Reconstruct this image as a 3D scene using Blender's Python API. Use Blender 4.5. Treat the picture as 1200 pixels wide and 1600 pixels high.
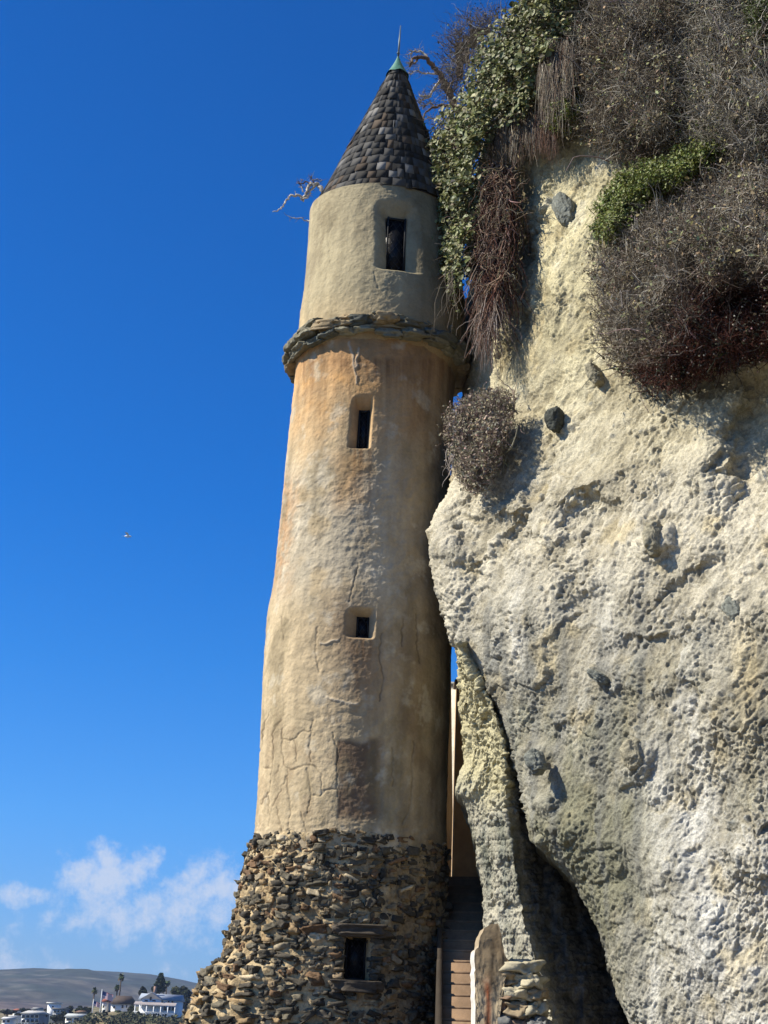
import bpy, math, random
import numpy as np

C = bpy.context.scene.collection
for o in list(bpy.data.objects):
    bpy.data.objects.remove(o)
R = math.radians
rng = np.random.default_rng(7)
random.seed(7)

# ------------------------------------------------------------------ camera, sky, sun, exposure
F = 2217.0                                   # focal length in photo pixels (1200 x 1600)
PITCH, ROLL = R(20.34), R(2.5)
EYE = np.array([0.0, 0.0, 2.0])
fw = np.array([0, math.cos(PITCH), math.sin(PITCH)])
u0 = np.array([0, -math.sin(PITCH), math.cos(PITCH)])
r0 = np.array([1.0, 0, 0])
rt = r0 * math.cos(ROLL) + u0 * math.sin(ROLL)
up = u0 * math.cos(ROLL) - r0 * math.sin(ROLL)
cam = bpy.data.cameras.new("camera")
camo = bpy.data.objects.new("camera", cam)
C.objects.link(camo)
from mathutils import Matrix, Vector
m3 = Matrix((rt, up, -fw)).transposed()
camo.matrix_world = Matrix.Translation(Vector(EYE)) @ m3.to_4x4()
cam.sensor_fit = 'HORIZONTAL'
cam.sensor_width = 36.0
cam.lens = 36.0 * F / 1200.0
cam.clip_start = 0.1
cam.clip_end = 30000
bpy.context.scene.camera = camo
bpy.context.scene.render.resolution_x = 768
bpy.context.scene.render.resolution_y = 1024

SUN_AZ, SUN_EL = R(83), R(43)                # azimuth: left of "behind the camera"
SUNV = np.array([-math.sin(SUN_AZ) * math.cos(SUN_EL), -math.cos(SUN_AZ) * math.cos(SUN_EL), math.sin(SUN_EL)])
sun = bpy.data.lights.new("sun", 'SUN')
sun.energy = 5.0
sun.angle = R(0.53)
sun.color = (1.0, 0.93, 0.80)
suno = bpy.data.objects.new("sun", sun)
C.objects.link(suno)
suno.rotation_euler = Vector(SUNV).to_track_quat('Z', 'Y').to_euler()
suno.location = (-20, -5, 30)

vs = bpy.context.scene.view_settings
vs.view_transform = 'Standard'
vs.look = 'None'
vs.exposure = 0.7
vs.gamma = 1.0
vs.use_curve_mapping = False


def rays(px, py):
    px = np.asarray(px, float); py = np.asarray(py, float)
    a = (px - 600.0) / F; b = (800.0 - py) / F
    return fw + a[..., None] * rt + b[..., None] * up


def P(px, py, Y):
    """photo pixel -> world point at world distance Y"""
    d = rays(px, py)
    t = np.asarray(Y, float) / d[..., 1]
    return EYE + d * t[..., None]


def proj(p):
    d = np.asarray(p) - EYE
    z = d @ fw
    return 600 + F * (d @ rt) / z, 800 - F * (d @ up) / z


# ---- world: physical sky with a few low cumulus clouds
world = bpy.data.worlds.new("World")
bpy.context.scene.world = world
world.use_nodes = True
wn, wl = world.node_tree.nodes, world.node_tree.links
wn.clear()
w_out = wn.new('ShaderNodeOutputWorld')
w_bg = wn.new('ShaderNodeBackground')
w_bg.inputs['Strength'].default_value = 0.062
sky = wn.new('ShaderNodeTexSky')
sky.sky_type = 'NISHITA'
sky.sun_disc = False
sky.sun_elevation = SUN_EL
sky.sun_rotation = math.atan2(SUNV[0], SUNV[1])
sky.altitude = 0
sky.air_density = 1.0
sky.dust_density = 0.3
sky.ozone_density = 3.0


def wmath(op, a, b=None, c=None):
    n = wn.new('ShaderNodeMath'); n.operation = op
    for i, v in enumerate((a, b, c)):
        if v is None: continue
        if isinstance(v, (int, float)): n.inputs[i].default_value = v
        else: wl.new(v, n.inputs[i])
    return n.outputs[0]


tc = wn.new('ShaderNodeTexCoord')
sep = wn.new('ShaderNodeSeparateXYZ')
wl.new(tc.outputs['Generated'], sep.inputs[0])
ys = wmath('MAXIMUM', sep.outputs['Y'], 0.02)
tx = wmath('DIVIDE', sep.outputs['X'], ys)
tz = wmath('DIVIDE', sep.outputs['Z'], ys)
blob = None
for bx, by, rx, ry, amp in ((165, 1372, 62, 38, 1.0), (225, 1345, 34, 20, .75), (190, 1425, 105, 40, .78), (335, 1395, 75, 48, .86),
                            (40, 1398, 46, 15, .8), (275, 1425, 85, 44, .78), (85, 1512, 26, 12, .6), (15, 1500, 70, 30, .62),
                            (262, 1518, 26, 14, .6), (50, 1455, 60, 16, .42)):
    d = rays(bx, by); cx, cz = d[0] / d[1], d[2] / d[1]
    ax = wmath('DIVIDE', wmath('SUBTRACT', tx, float(cx)), rx * 1.35 / F)
    az = wmath('DIVIDE', wmath('SUBTRACT', tz, float(cz)), ry * 1.4 / F)
    r2 = wmath('ADD', wmath('MULTIPLY', ax, ax), wmath('MULTIPLY', az, az))
    g = wmath('MULTIPLY', wmath('EXPONENT', wmath('MULTIPLY', r2, -0.8)), amp)
    blob = g if blob is None else wmath('MAXIMUM', blob, g)
comb = wn.new('ShaderNodeCombineXYZ')
wl.new(tx, comb.inputs[0]); wl.new(tz, comb.inputs[2])
nz = wn.new('ShaderNodeTexNoise')
nz.inputs['Scale'].default_value = 52.0
nz.inputs['Detail'].default_value = 8.0
nz.inputs['Roughness'].default_value = 0.68
wl.new(comb.outputs[0], nz.inputs['Vector'])
nfac = wmath('MULTIPLY', wmath('SUBTRACT', nz.outputs['Fac'], 0.5), 1.9)
dens = wmath('ADD', blob, nfac)
mask = wn.new('ShaderNodeMapRange')
mask.interpolation_type = 'SMOOTHSTEP'
mask.inputs['From Min'].default_value = 0.36
mask.inputs['From Max'].default_value = 1.02
mask.inputs['To Max'].default_value = 0.84
wl.new(wmath('MULTIPLY', dens, wmath('MINIMUM', wmath('MULTIPLY', blob, 3.0), 1.0)), mask.inputs['Value'])
# clear maritime air: the blue deepens with height in view
ramp = wn.new('ShaderNodeValToRGB')
cr = ramp.color_ramp.elements
cr[0].position = 0.0; cr[0].color = (.50, .77, 1.45, 1)
cr[1].position = 1.0; cr[1].color = (.40, .68, .90, 1)  # zenith, out of view: made less blue to neutralise fill in shadows
for p_, c_ in ((.05, (.45, .79, 1.47, 1)), (.134, (.32, .874, 1.60, 1)), (.24, (.17, .82, 1.61, 1)), (.35, (.084, .747, 1.61, 1)), (.64, (.075, .665, 1.475, 1)), (.76, (.34, .68, 1.05, 1))):
    cr.new(p_).color = c_
wl.new(sep.outputs['Z'], ramp.inputs['Fac'])
hs = wn.new('ShaderNodeMix'); hs.data_type = 'RGBA'; hs.blend_type = 'MULTIPLY'; hs.inputs[0].default_value = 1.0
wl.new(sky.outputs[0], hs.inputs[6]); wl.new(ramp.outputs[0], hs.inputs[7])
mixw = wn.new('ShaderNodeMix'); mixw.data_type = 'RGBA'
wl.new(mask.outputs[0], mixw.inputs[0])
wl.new(hs.outputs[2], mixw.inputs[6])
mixw.inputs[7].default_value = (6.2, 7.0, 8.6, 1)
wl.new(mixw.outputs[2], w_bg.inputs['Color'])
wl.new(w_bg.outputs[0], w_out.inputs['Surface'])


# ------------------------------------------------------------------ numpy noise
def _hash(ix, iy, iz, seed):
    h = (ix.astype(np.uint32) * np.uint32(374761393) + iy.astype(np.uint32) * np.uint32(668265263)
         + iz.astype(np.uint32) * np.uint32(2147483647) + np.uint32(seed) * np.uint32(1274126177))
    h = (h ^ (h >> np.uint32(13))) * np.uint32(1274126177)
    h = (h ^ (h >> np.uint32(15))) * np.uint32(2246822519)
    return h ^ (h >> np.uint32(16))


_G = np.array([[1, 1, 0], [-1, 1, 0], [1, -1, 0], [-1, -1, 0], [1, 0, 1], [-1, 0, 1], [1, 0, -1], [-1, 0, -1],
               [0, 1, 1], [0, -1, 1], [0, 1, -1], [0, -1, -1], [1, 1, 0], [-1, 1, 0], [0, -1, 1], [0, -1, -1]], np.float32)


def noise(p, seed=0):
    p = np.asarray(p, np.float32)
    sh = p.shape[:-1]
    p = p.reshape(-1, 3)
    i = np.floor(p).astype(np.int64)
    f = p - i
    w = f * f * f * (f * (f * 6 - 15) + 10)
    out = np.zeros(len(p), np.float32)
    for dx in (0, 1):
        wx = w[:, 0] if dx else 1 - w[:, 0]
        for dy in (0, 1):
            wy = w[:, 1] if dy else 1 - w[:, 1]
            for dz in (0, 1):
                wz = w[:, 2] if dz else 1 - w[:, 2]
                h = _hash(i[:, 0] + dx, i[:, 1] + dy, i[:, 2] + dz, seed) & np.uint32(15)
                g = _G[h]
                out += wx * wy * wz * (g[:, 0] * (f[:, 0] - dx) + g[:, 1] * (f[:, 1] - dy) + g[:, 2] * (f[:, 2] - dz))
    return out.reshape(sh)


def fbm(p, octv=4, gain=0.5, lac=2.03, seed=0, ridged=False):
    p = np.asarray(p, np.float32)
    a, s = 1.0, 0.0
    out = 0
    for k in range(octv):
        n = noise(p, seed + k * 17)
        if ridged: n = 0.5 - 2 * np.abs(n)
        out = out + a * n
        s += a
        a *= gain
        p = p * lac + 11.3
    return out / s


def worley2(u, v, seed=0):
    """2-D cell noise: F1, F2 and a random value of the nearest cell"""
    iu, iv = np.floor(u).astype(np.int64), np.floor(v).astype(np.int64)
    f1 = np.full(u.shape, 9.0); f2 = np.full(u.shape, 9.0); rv = np.zeros(u.shape)
    for du in (-1, 0, 1):
        for dv in (-1, 0, 1):
            a, b = iu + du, iv + dv
            h = _hash(a, b, a * 0, seed)
            cx = a + (h & np.uint32(1023)) / 1023.0
            cy = b + ((h >> np.uint32(10)) & np.uint32(1023)) / 1023.0
            rr = ((h >> np.uint32(20)) & np.uint32(1023)) / 1023.0
            d = np.hypot(u - cx, v - cy)
            near = d < f1
            f2 = np.where(near, f1, np.minimum(f2, d))
            rv = np.where(near, rr, rv)
            f1 = np.where(near, d, f1)
    return f1, f2, rv


def sstep(a, b, x):
    t = np.clip((x - a) / (b - a), 0, 1)
    return t * t * (3 - 2 * t)


def lin(*c):
    """sRGB 0..255 -> linear"""
    c = np.asarray(c, float) / 255.0
    return np.where(c <= 0.04045, c / 12.92, ((c + 0.055) / 1.055) ** 2.4)


KA = 1 / 1.60
KC = 1.04            # the rock is a little darker than the plaster


def alb(*c):
    """surface colour from the tone it shows in full sun at this exposure"""
    return lin(*c) * KA


def mixc(a, b, t):
    t = np.asarray(t)[..., None]
    return a * (1 - t) + b * t


# ------------------------------------------------------------------ mesh + material helpers
ORIG = {}


def tag(o, label=None, cat=None, group=None, kind=None):
    if label: o['label'] = label
    if cat: o['category'] = cat
    if group: o['group'] = group
    if kind: o['kind'] = kind
    return o


def thing(name, loc, label, cat, group=None):
    o = bpy.data.objects.new(name, None)
    C.objects.link(o)
    o.location = loc
    o.empty_display_size = 0.2
    ORIG[o] = np.array(loc, float)
    return tag(o, label, cat, group)


def mk(name, V, Fc, mat, parent=None, col=None, smooth=False, base=None):
    """one mesh object from world-space vertices; Fc is an (m,k) array or a list of such arrays"""
    V = np.asarray(V, float).reshape(-1, 3)
    if isinstance(Fc, np.ndarray): Fc = [Fc]
    Fc = [np.asarray(f, np.int32) for f in Fc if len(f)]
    if parent is not None:
        org = ORIG[parent]
    else:
        org = np.array([V[:, 0].mean(), V[:, 1].mean(), V[:, 2].min()]) if base is None else np.array(base, float)
    me = bpy.data.meshes.new(name)
    me.vertices.add(len(V))
    me.vertices.foreach_set('co', (V - org).astype(np.float32).ravel())
    nl = sum(f.size for f in Fc); nf = sum(len(f) for f in Fc)
    me.loops.add(nl); me.polygons.add(nf)
    me.loops.foreach_set('vertex_index', np.concatenate([f.ravel() for f in Fc]))
    tot = np.concatenate([np.full(len(f), f.shape[1], np.int32) for f in Fc])
    st = np.concatenate([[0], np.cumsum(tot)[:-1]]).astype(np.int32)
    me.polygons.foreach_set('loop_start', st)
    me.polygons.foreach_set('loop_total', tot)
    if smooth: me.polygons.foreach_set('use_smooth', np.ones(nf, bool))
    if col is not None:
        ca = me.color_attributes.new('Col', 'FLOAT_COLOR', 'POINT')
        cc = np.ones((len(V), 4), np.float32)
        cc[:, :3] = np.clip(col, 0, 1)
        ca.data.foreach_set('color', cc.ravel())
    me.update(calc_edges=True)
    me.validate()
    me.materials.append(mat)
    o = bpy.data.objects.new(name, me)
    C.objects.link(o)
    if parent is not None:
        o.parent = parent
    else:
        o.location = org
    ORIG[o] = org
    return o


def grid_faces(nr, nc, wrap=False):
    r = np.arange(nr - 1)[:, None]
    c = np.arange(nc if wrap else nc - 1)[None, :]
    c2 = (c + 1) % nc
    a = r * nc + c; b = r * nc + c2; d = (r + 1) * nc + c2; e = (r + 1) * nc + c
    return np.stack([a, b, d, e], -1).reshape(-1, 4)


class MB:
    """collects shapes into one mesh"""
    def __init__(s): s.V = []; s.F4 = []; s.F3 = []; s.C = []; s.n = 0

    def add(s, V, F4=None, F3=None, col=None):
        V = np.asarray(V, float).reshape(-1, 3)
        if F4 is not None and len(F4): s.F4.append(np.asarray(F4) + s.n)
        if F3 is not None and len(F3): s.F3.append(np.asarray(F3) + s.n)
        if col is not None:
            s.C.append(np.broadcast_to(np.asarray(col, float), (len(V), 3)))
        s.V.append(V); s.n += len(V)
        return s

    def box(s, c, size, rz=0.0, col=None, taper=1.0):
        h = np.array(size) / 2.0
        q = np.array([[-1, -1, -1], [1, -1, -1], [1, 1, -1], [-1, 1, -1], [-1, -1, 1], [1, -1, 1], [1, 1, 1], [-1, 1, 1]], float) * h
        q[4:, :2] *= taper
        cs, sn = math.cos(rz), math.sin(rz)
        q[:, :2] = q[:, :2] @ np.array([[cs, sn], [-sn, cs]])
        return s.add(q + np.array(c), [[0, 3, 2, 1], [4, 5, 6, 7], [0, 1, 5, 4], [1, 2, 6, 5], [2, 3, 7, 6], [3, 0, 4, 7]], None, col)

    def tube(s, pts, rad, n=6, col=None):
        pts = np.asarray(pts, float); k = len(pts)
        rad = np.broadcast_to(np.asarray(rad, float), (k,))
        t = np.gradient(pts, axis=0)
        t /= np.linalg.norm(t, axis=1, keepdims=True) + 1e-9
        ref = np.array([0, 0, 1.0]) if abs(t[:, 2]).mean() < 0.85 else np.array([1.0, 0, 0])
        a = np.cross(t, ref); a /= np.linalg.norm(a, axis=1, keepdims=True) + 1e-9
        b = np.cross(t, a)
        ph = np.arange(n) * 2 * math.pi / n
        V = pts[:, None] + rad[:, None, None] * (np.cos(ph)[None, :, None] * a[:, None] + np.sin(ph)[None, :, None] * b[:, None])
        Fq = grid_faces(k, n, True)
        caps = [np.array([[0, i + 1, i] for i in range(1, n - 1)]), np.array([[0, i, i + 1] for i in range(1, n - 1)]) + (k - 1) * n]
        return s.add(V.reshape(-1, 3), Fq, np.concatenate(caps), col)

    def build(s, name, mat, parent=None, smooth=False, base=None):
        Fs = []
        if s.F4: Fs.append(np.concatenate(s.F4))
        if s.F3: Fs.append(np.concatenate(s.F3))
        return mk(name, np.concatenate(s.V), Fs, mat, parent, np.concatenate(s.C) if s.C else None, smooth, base)


def material(name, col=None, rough=0.9, attr=False, bump=None, var=None, metal=0.0, spec=0.3, trans=0.0):
    """procedural material. attr: multiplies the mesh's colour attribute; bump: [(scale, strength, detail)];
    var: (scale, amount) of brightness variation"""
    m = bpy.data.materials.new(name)
    m.use_nodes = True
    nt = m.node_tree; nd, lk = nt.nodes, nt.links
    b = nd['Principled BSDF']
    b.inputs['Roughness'].default_value = rough
    b.inputs['Metallic'].default_value = metal
    b.inputs['Specular IOR Level'].default_value = spec
    tcn = nd.new('ShaderNodeTexCoord')
    src = None
    if attr:
        at = nd.new('ShaderNodeAttribute'); at.attribute_name = 'Col'
        src = at.outputs['Color']
    else:
        rgb = nd.new('ShaderNodeRGB'); rgb.outputs[0].default_value = (*col, 1)
        src = rgb.outputs[0]
    if var:
        n = nd.new('ShaderNodeTexNoise'); n.inputs['Scale'].default_value = var[0]; n.inputs['Detail'].default_value = 6
        n.inputs['Roughness'].default_value = 0.65
        lk.new(tcn.outputs['Object'], n.inputs['Vector'])
        mr = nd.new('ShaderNodeMapRange')
        mr.inputs['From Min'].default_value = 0.3; mr.inputs['From Max'].default_value = 0.7
        mr.inputs['To Min'].default_value = 1 - var[1]; mr.inputs['To Max'].default_value = 1 + var[1]
        lk.new(n.outputs['Fac'], mr.inputs['Value'])
        mx = nd.new('ShaderNodeMix'); mx.data_type = 'RGBA'; mx.blend_type = 'MULTIPLY'; mx.inputs[0].default_value = 1
        lk.new(src, mx.inputs[6]); lk.new(mr.outputs[0], mx.inputs[7])
        src = mx.outputs[2]
    lk.new(src, b.inputs['Base Color'])
    prev = None
    for sc, st, det in (bump or []):
        n = nd.new('ShaderNodeTexNoise'); n.inputs['Scale'].default_value = sc; n.inputs['Detail'].default_value = det
        n.inputs['Roughness'].default_value = 0.6
        lk.new(tcn.outputs['Object'], n.inputs['Vector'])
        bp = nd.new('ShaderNodeBump'); bp.inputs['Strength'].default_value = st; bp.inputs['Distance'].default_value = 0.6 / sc
        lk.new(n.outputs['Fac'], bp.inputs['Height'])
        if prev: lk.new(prev, bp.inputs['Normal'])
        prev = bp.outputs[0]
    if prev: lk.new(prev, b.inputs['Normal'])
    if trans:
        tr = nd.new('ShaderNodeBsdfTranslucent')
        lk.new(src, tr.inputs['Color'])
        ms = nd.new('ShaderNodeMixShader'); ms.inputs[0].default_value = trans
        lk.new(b.outputs[0], ms.inputs[1]); lk.new(tr.outputs[0], ms.inputs[2])
        lk.new(ms.outputs[0], nd['Material Output'].inputs['Surface'])
    return m


# unit icosphere vertices/faces, several levels
def ico(sub):
    t = (1 + 5 ** 0.5) / 2
    V = [(-1, t, 0), (1, t, 0), (-1, -t, 0), (1, -t, 0), (0, -1, t), (0, 1, t), (0, -1, -t), (0, 1, -t), (t, 0, -1), (t, 0, 1), (-t, 0, -1), (-t, 0, 1)]
    Fc = [(0, 11, 5), (0, 5, 1), (0, 1, 7), (0, 7, 10), (0, 10, 11), (1, 5, 9), (5, 11, 4), (11, 10, 2), (10, 7, 6), (7, 1, 8),
          (3, 9, 4), (3, 4, 2), (3, 2, 6), (3, 6, 8), (3, 8, 9), (4, 9, 5), (2, 4, 11), (6, 2, 10), (8, 6, 7), (9, 8, 1)]
    V = [np.array(v) / np.linalg.norm(v) for v in V]
    for _ in range(sub):
        mid = {}; nf = []
        def mp(a, b):
            k = (min(a, b), max(a, b))
            if k not in mid:
                v = V[a] + V[b]; V.append(v / np.linalg.norm(v)); mid[k] = len(V) - 1
            return mid[k]
        for a, b, c in Fc:
            x, y, z = mp(a, b), mp(b, c), mp(c, a)
            nf += [(a, x, z), (b, y, x), (c, z, y), (x, y, z)]
        Fc = nf
    return np.array(V), np.array(Fc)


ICO1, ICO2, ICO3 = ico(1), ico(2), ico(3)


def stones(mb, cen, ax, size, cols, sup=0.75, rough=0.16, icos=ICO2, seed=0):
    """many irregular stones: cen (n,3), ax (n,3,3) rows = local axes, size (n,3) half sizes, cols (n,3)"""
    V0, F0 = icos
    sg = np.sign(V0) * np.abs(V0) ** sup
    n = len(cen); k = len(V0)
    off = rng.uniform(-50, 50, (n, 1, 3))
    nz1 = noise(V0[None] * 1.1 + off, seed)
    nz2 = noise(V0[None] * 2.7 + off, seed + 3) + (.55 * noise(V0[None] * 6.5 + off, seed + 5) if len(V0) > 200 else 0)
    q = sg[None] * (1 + rough * 1.9 * nz1 + rough * 0.8 * nz2)[..., None] * size[:, None, :]
    W = cen[:, None, :] + np.einsum('nki,nij->nkj', q, ax)
    Fx = (F0[None] + (np.arange(n) * k)[:, None, None]).reshape(-1, 3)
    cc = np.repeat(cols, k, 0) * (1 + 0.35 * noise(W.reshape(-1, 3) * 22, 5))[:, None]
    mb.add(W.reshape(-1, 3), None, Fx, cc)


ICO4 = ico(4)


def rock_lump(mb, c, ax, size, col, seed):
    """one angular, layered rock"""
    V0, F0 = ICO4
    sg = np.sign(V0) * np.abs(V0) ** .7
    o = np.array([seed * 1.7, seed * .3, 0])
    r = 1 + .55 * fbm(V0 * .9 + o, 4, seed=seed, gain=.55) + .10 * fbm(V0 * np.array([1, 1, 5]) + o, 3, seed=seed + 1, ridged=True)
    W = np.asarray(c) + ((sg * r[:, None]) * np.asarray(size)) @ np.asarray(ax)
    st = fbm(V0 * np.array([1.2, 1.2, 6]) + o, 3, seed=seed + 2)
    cc_ = np.asarray(col)[None] * (1 + .5 * st + .5 * fbm(V0 * 4 + o, 3, seed=seed + 3))[:, None]
    mb.add(W, None, F0, np.clip(cc_, .01, 1))


def twigs(mb, base, dirs, length, rad, cols, seg=4, curl=0.35, sag=0.0, sides=3, tipcol=None, wander=None):
    """bundle of thin tapering curved twigs (3-sided tubes)"""
    n = len(base)
    length = np.broadcast_to(length, (n,)); rad = np.broadcast_to(rad, (n,))
    d = dirs / (np.linalg.norm(dirs, axis=1, keepdims=True) + 1e-9)
    pts = [base]
    cur = base.copy()
    for k in range(seg):
        d = d + rng.normal(0, curl, (n, 3)) + np.array([0, 0, -sag])
        d /= np.linalg.norm(d, axis=1, keepdims=True) + 1e-9
        cur = cur + d * (length / seg)[:, None]
        pts.append(cur)
    pts = np.stack(pts, 1)
    t = np.gradient(pts, axis=1)
    t /= np.linalg.norm(t, axis=2, keepdims=True) + 1e-9
    ref = rng.normal(0, 1, (n, 1, 3))
    a = np.cross(t, ref); a /= np.linalg.norm(a, axis=2, keepdims=True) + 1e-9
    b = np.cross(t, a)
    ph = np.arange(sides) * 2 * math.pi / sides
    rr = rad[:, None] * np.linspace(1, 0.35, seg + 1)[None]
    V = pts[:, :, None] + rr[:, :, None, None] * (np.cos(ph)[None, None, :, None] * a[:, :, None] + np.sin(ph)[None, None, :, None] * b[:, :, None])
    k = (seg + 1) * sides
    f0 = grid_faces(seg + 1, sides, True)
    Fx = (f0[None] + (np.arange(n) * k)[:, None, None]).reshape(-1, 4)
    cc = np.repeat(cols[:, None], seg + 1, 1)
    if tipcol is not None:
        tt = np.linspace(0, 1, seg + 1)[None, :, None]
        cc = cc * (1 - tt) + np.asarray(tipcol) * tt
    mb.add(V.reshape(-1, 3), Fx, None, np.repeat(cc.reshape(-1, 3), sides, 0))
    return pts


def leaves(mb, cen, nrm, size, cols, elong=1.0, fold=0.25):
    """leaf-shaped faces, folded along the midrib"""
    n = len(cen)
    size = np.broadcast_to(size, (n,))
    nrm = nrm / (np.linalg.norm(nrm, axis=1, keepdims=True) + 1e-9)
    t = np.cross(nrm, rng.normal(0, 1, (n, 3))); t /= np.linalg.norm(t, axis=1, keepdims=True) + 1e-9
    b = np.cross(nrm, t)
    sh = np.array([[-0.5, 0, 0], [-0.18, 0.42, 1], [0.22, 0.34, 1], [0.55, 0, 0], [0.22, -0.34, 1], [-0.18, -0.42, 1]])
    q = cen[:, None] + size[:, None, None] * (sh[None, :, 0:1] * elong * t[:, None] + sh[None, :, 1:2] * b[:, None] + fold * 0.5 * sh[None, :, 2:3] * nrm[:, None])
    f0 = np.array([[0, 1, 2, 3], [0, 3, 4, 5]])
    Fx = (f0[None] + (np.arange(n) * 6)[:, None, None]).reshape(-1, 4)
    mb.add(q.reshape(-1, 3), Fx, None, np.repeat(cols, 6, 0))


def vary(base, n, amt=0.25, hue=0.08):
    base = np.asarray(base, float)
    return np.clip(base[None] * (1 + rng.normal(0, amt, (n, 1))) * (1 + rng.normal(0, hue, (n, 3))), 0.004, 1)


def in_poly(px, py, poly):
    poly = np.asarray(poly, float)
    inside = np.zeros(px.shape, bool)
    j = len(poly) - 1
    for i in range(len(poly)):
        xi, yi = poly[i]; xj, yj = poly[j]
        c = ((yi > py) != (yj > py)) & (px < (xj - xi) * (py - yi) / (yj - yi + 1e-12) + xi)
        inside ^= c
        j = i
    return inside


def dist_poly(px, py, poly):
    poly = np.asarray(poly, float)
    d = np.full(px.shape, 1e9)
    for i in range(len(poly)):
        a, b = poly[i - 1], poly[i]
        ab = b - a
        t = np.clip(((px - a[0]) * ab[0] + (py - a[1]) * ab[1]) / (ab @ ab + 1e-9), 0, 1)
        d = np.minimum(d, np.hypot(px - a[0] - t * ab[0], py - a[1] - t * ab[1]))
    return d


def sample_poly(poly, n):
    poly = np.asarray(poly, float)
    lo, hi = poly.min(0), poly.max(0)
    xs, ys = [], []
    c = 0
    while c < n:
        q = rng.uniform(lo, hi, (n * 2, 2))
        k = in_poly(q[:, 0], q[:, 1], poly)
        xs.append(q[k, 0]); ys.append(q[k, 1]); c += k.sum()
    return np.concatenate(xs)[:n], np.concatenate(ys)[:n]


def interp(tbl, y):
    tbl = np.asarray(tbl, float)
    return np.interp(y, tbl[:, 0], tbl[:, 1])


# ------------------------------------------------------------------ materials
M = {}
M['plaster'] = material('weathered_plaster', attr=True, rough=0.92, bump=[(9, .25, 6), (55, .35, 4)], var=(30, .10), spec=.2)
M['rock'] = material('cliff_rock', attr=True, rough=0.95, bump=[(34, .95, 9), (110, .9, 6)], var=(52, .34), spec=.12)
M['stone'] = material('masonry_stone', attr=True, rough=0.8, bump=[(30, .4, 5)], var=(20, .2), spec=.3)
M['cobble'] = material('cobble', attr=True, rough=0.85, bump=[(38, .6, 6)], var=(28, .35), spec=.25)
M['mortar'] = material('lime_mortar', attr=True, rough=0.95, bump=[(26, .9, 8)], var=(30, .35), spec=.12)
M['shingle'] = material('weathered_shingle', attr=True, rough=0.85, bump=[(90, .06, 3)], var=(7, .22), spec=.2)
M['copper'] = material('green_copper', tuple(lin(88, 148, 128) * .62), rough=0.6, var=(14, .25), bump=[(20, .2, 4)], spec=.4)
M['iron'] = material('dark_iron', (.02, .02, .02), rough=0.8, metal=.2)
M['rod'] = material('grey_rod', (.12, .15, .16), rough=0.5, metal=.5)
M['glass'] = material('dark_glass', (.010, .010, .012), rough=0.35, spec=.22)
M['twig'] = material('dry_twig', attr=True, rough=0.9, spec=.15)
M['leaf'] = material('leaf', attr=True, rough=0.55, spec=.35, trans=.2)
M['bark'] = material('bleached_bark', attr=True, rough=0.85, bump=[(30, .4, 4)], spec=.2)
M['step'] = material('stair_concrete', tuple(lin(158, 130, 102) * .62), rough=0.9, var=(6, .25), bump=[(40, .3, 4)])
M['concrete'] = material('old_concrete', attr=True, rough=0.92, var=(5, .2), bump=[(18, .35, 5)])
M['sand'] = material('beach_sand', (.16, .135, .10), rough=0.95, var=(.6, .15), bump=[(12, .4, 6)])
M['hill'] = material('far_hillside', attr=True, rough=1.0, var=(.035, .75))
M['land'] = material('bluff_ground', attr=True, rough=1.0, var=(.15, .3))
M['white'] = material('white_paint', (.78, .78, .76), rough=.6, var=(.8, .05))
M['housewall'] = material('pale_render', attr=True, rough=.8, var=(.6, .08))
M['roof'] = material('house_roof', attr=True, rough=.85, var=(1.2, .2))
M['dark_pane'] = material('house_glass', (.03, .04, .055), rough=.12, spec=.5)
M['flag'] = material('flag_cloth', attr=True, rough=.8)
M['feather'] = material('white_feather', (.8, .8, .8), rough=.7)
sea = bpy.data.materials.new('sea_water'); sea.use_nodes = True
_b = sea.node_tree.nodes['Principled BSDF']
_b.inputs['Base Color'].default_value = (.02, .06, .09, 1); _b.inputs['Roughness'].default_value = .12
_n = sea.node_tree.nodes.new('ShaderNodeTexNoise'); _n.inputs['Scale'].default_value = .4; _n.inputs['Detail'].default_value = 6
_t = sea.node_tree.nodes.new('ShaderNodeTexCoord'); sea.node_tree.links.new(_t.outputs['Object'], _n.inputs['Vector'])
_p = sea.node_tree.nodes.new('ShaderNodeBump'); _p.inputs['Strength'].default_value = .6; _p.inputs['Distance'].default_value = .6
sea.node_tree.links.new(_n.outputs['Fac'], _p.inputs['Height']); sea.node_tree.links.new(_p.outputs[0], _b.inputs['Normal'])
M['sea'] = sea

# ------------------------------------------------------------------ setting: sea, beach, bluff, hills
S = 9000.0
tag(mk('sea', [[-S, -S, -1.6], [S, -S, -1.6], [S, S, -1.6], [-S, S, -1.6]], np.array([[0, 1, 2, 3]]), M['sea']), 'blue sea water around the beach', 'sea', kind='structure')
gx, gy = np.meshgrid(np.linspace(-34, 60, 160), np.linspace(-40, 60, 160))
gz = 0.0 - 3.4 * sstep(-6, -30, gx) - 2.5 * sstep(24, 45, gy) * sstep(6, -4, gx) + 0.10 * fbm(np.stack([gx / 3, gy / 3, gx * 0], -1), 4, seed=3)
tag(mk('beach', np.stack([gx, gy, gz], -1), grid_faces(160, 160), M['sand'], smooth=True), 'pale sand beach in front of the tower', 'beach', kind='structure')

# far bluff across the cove (carries the houses)
EYE_Z = 2.0


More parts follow.
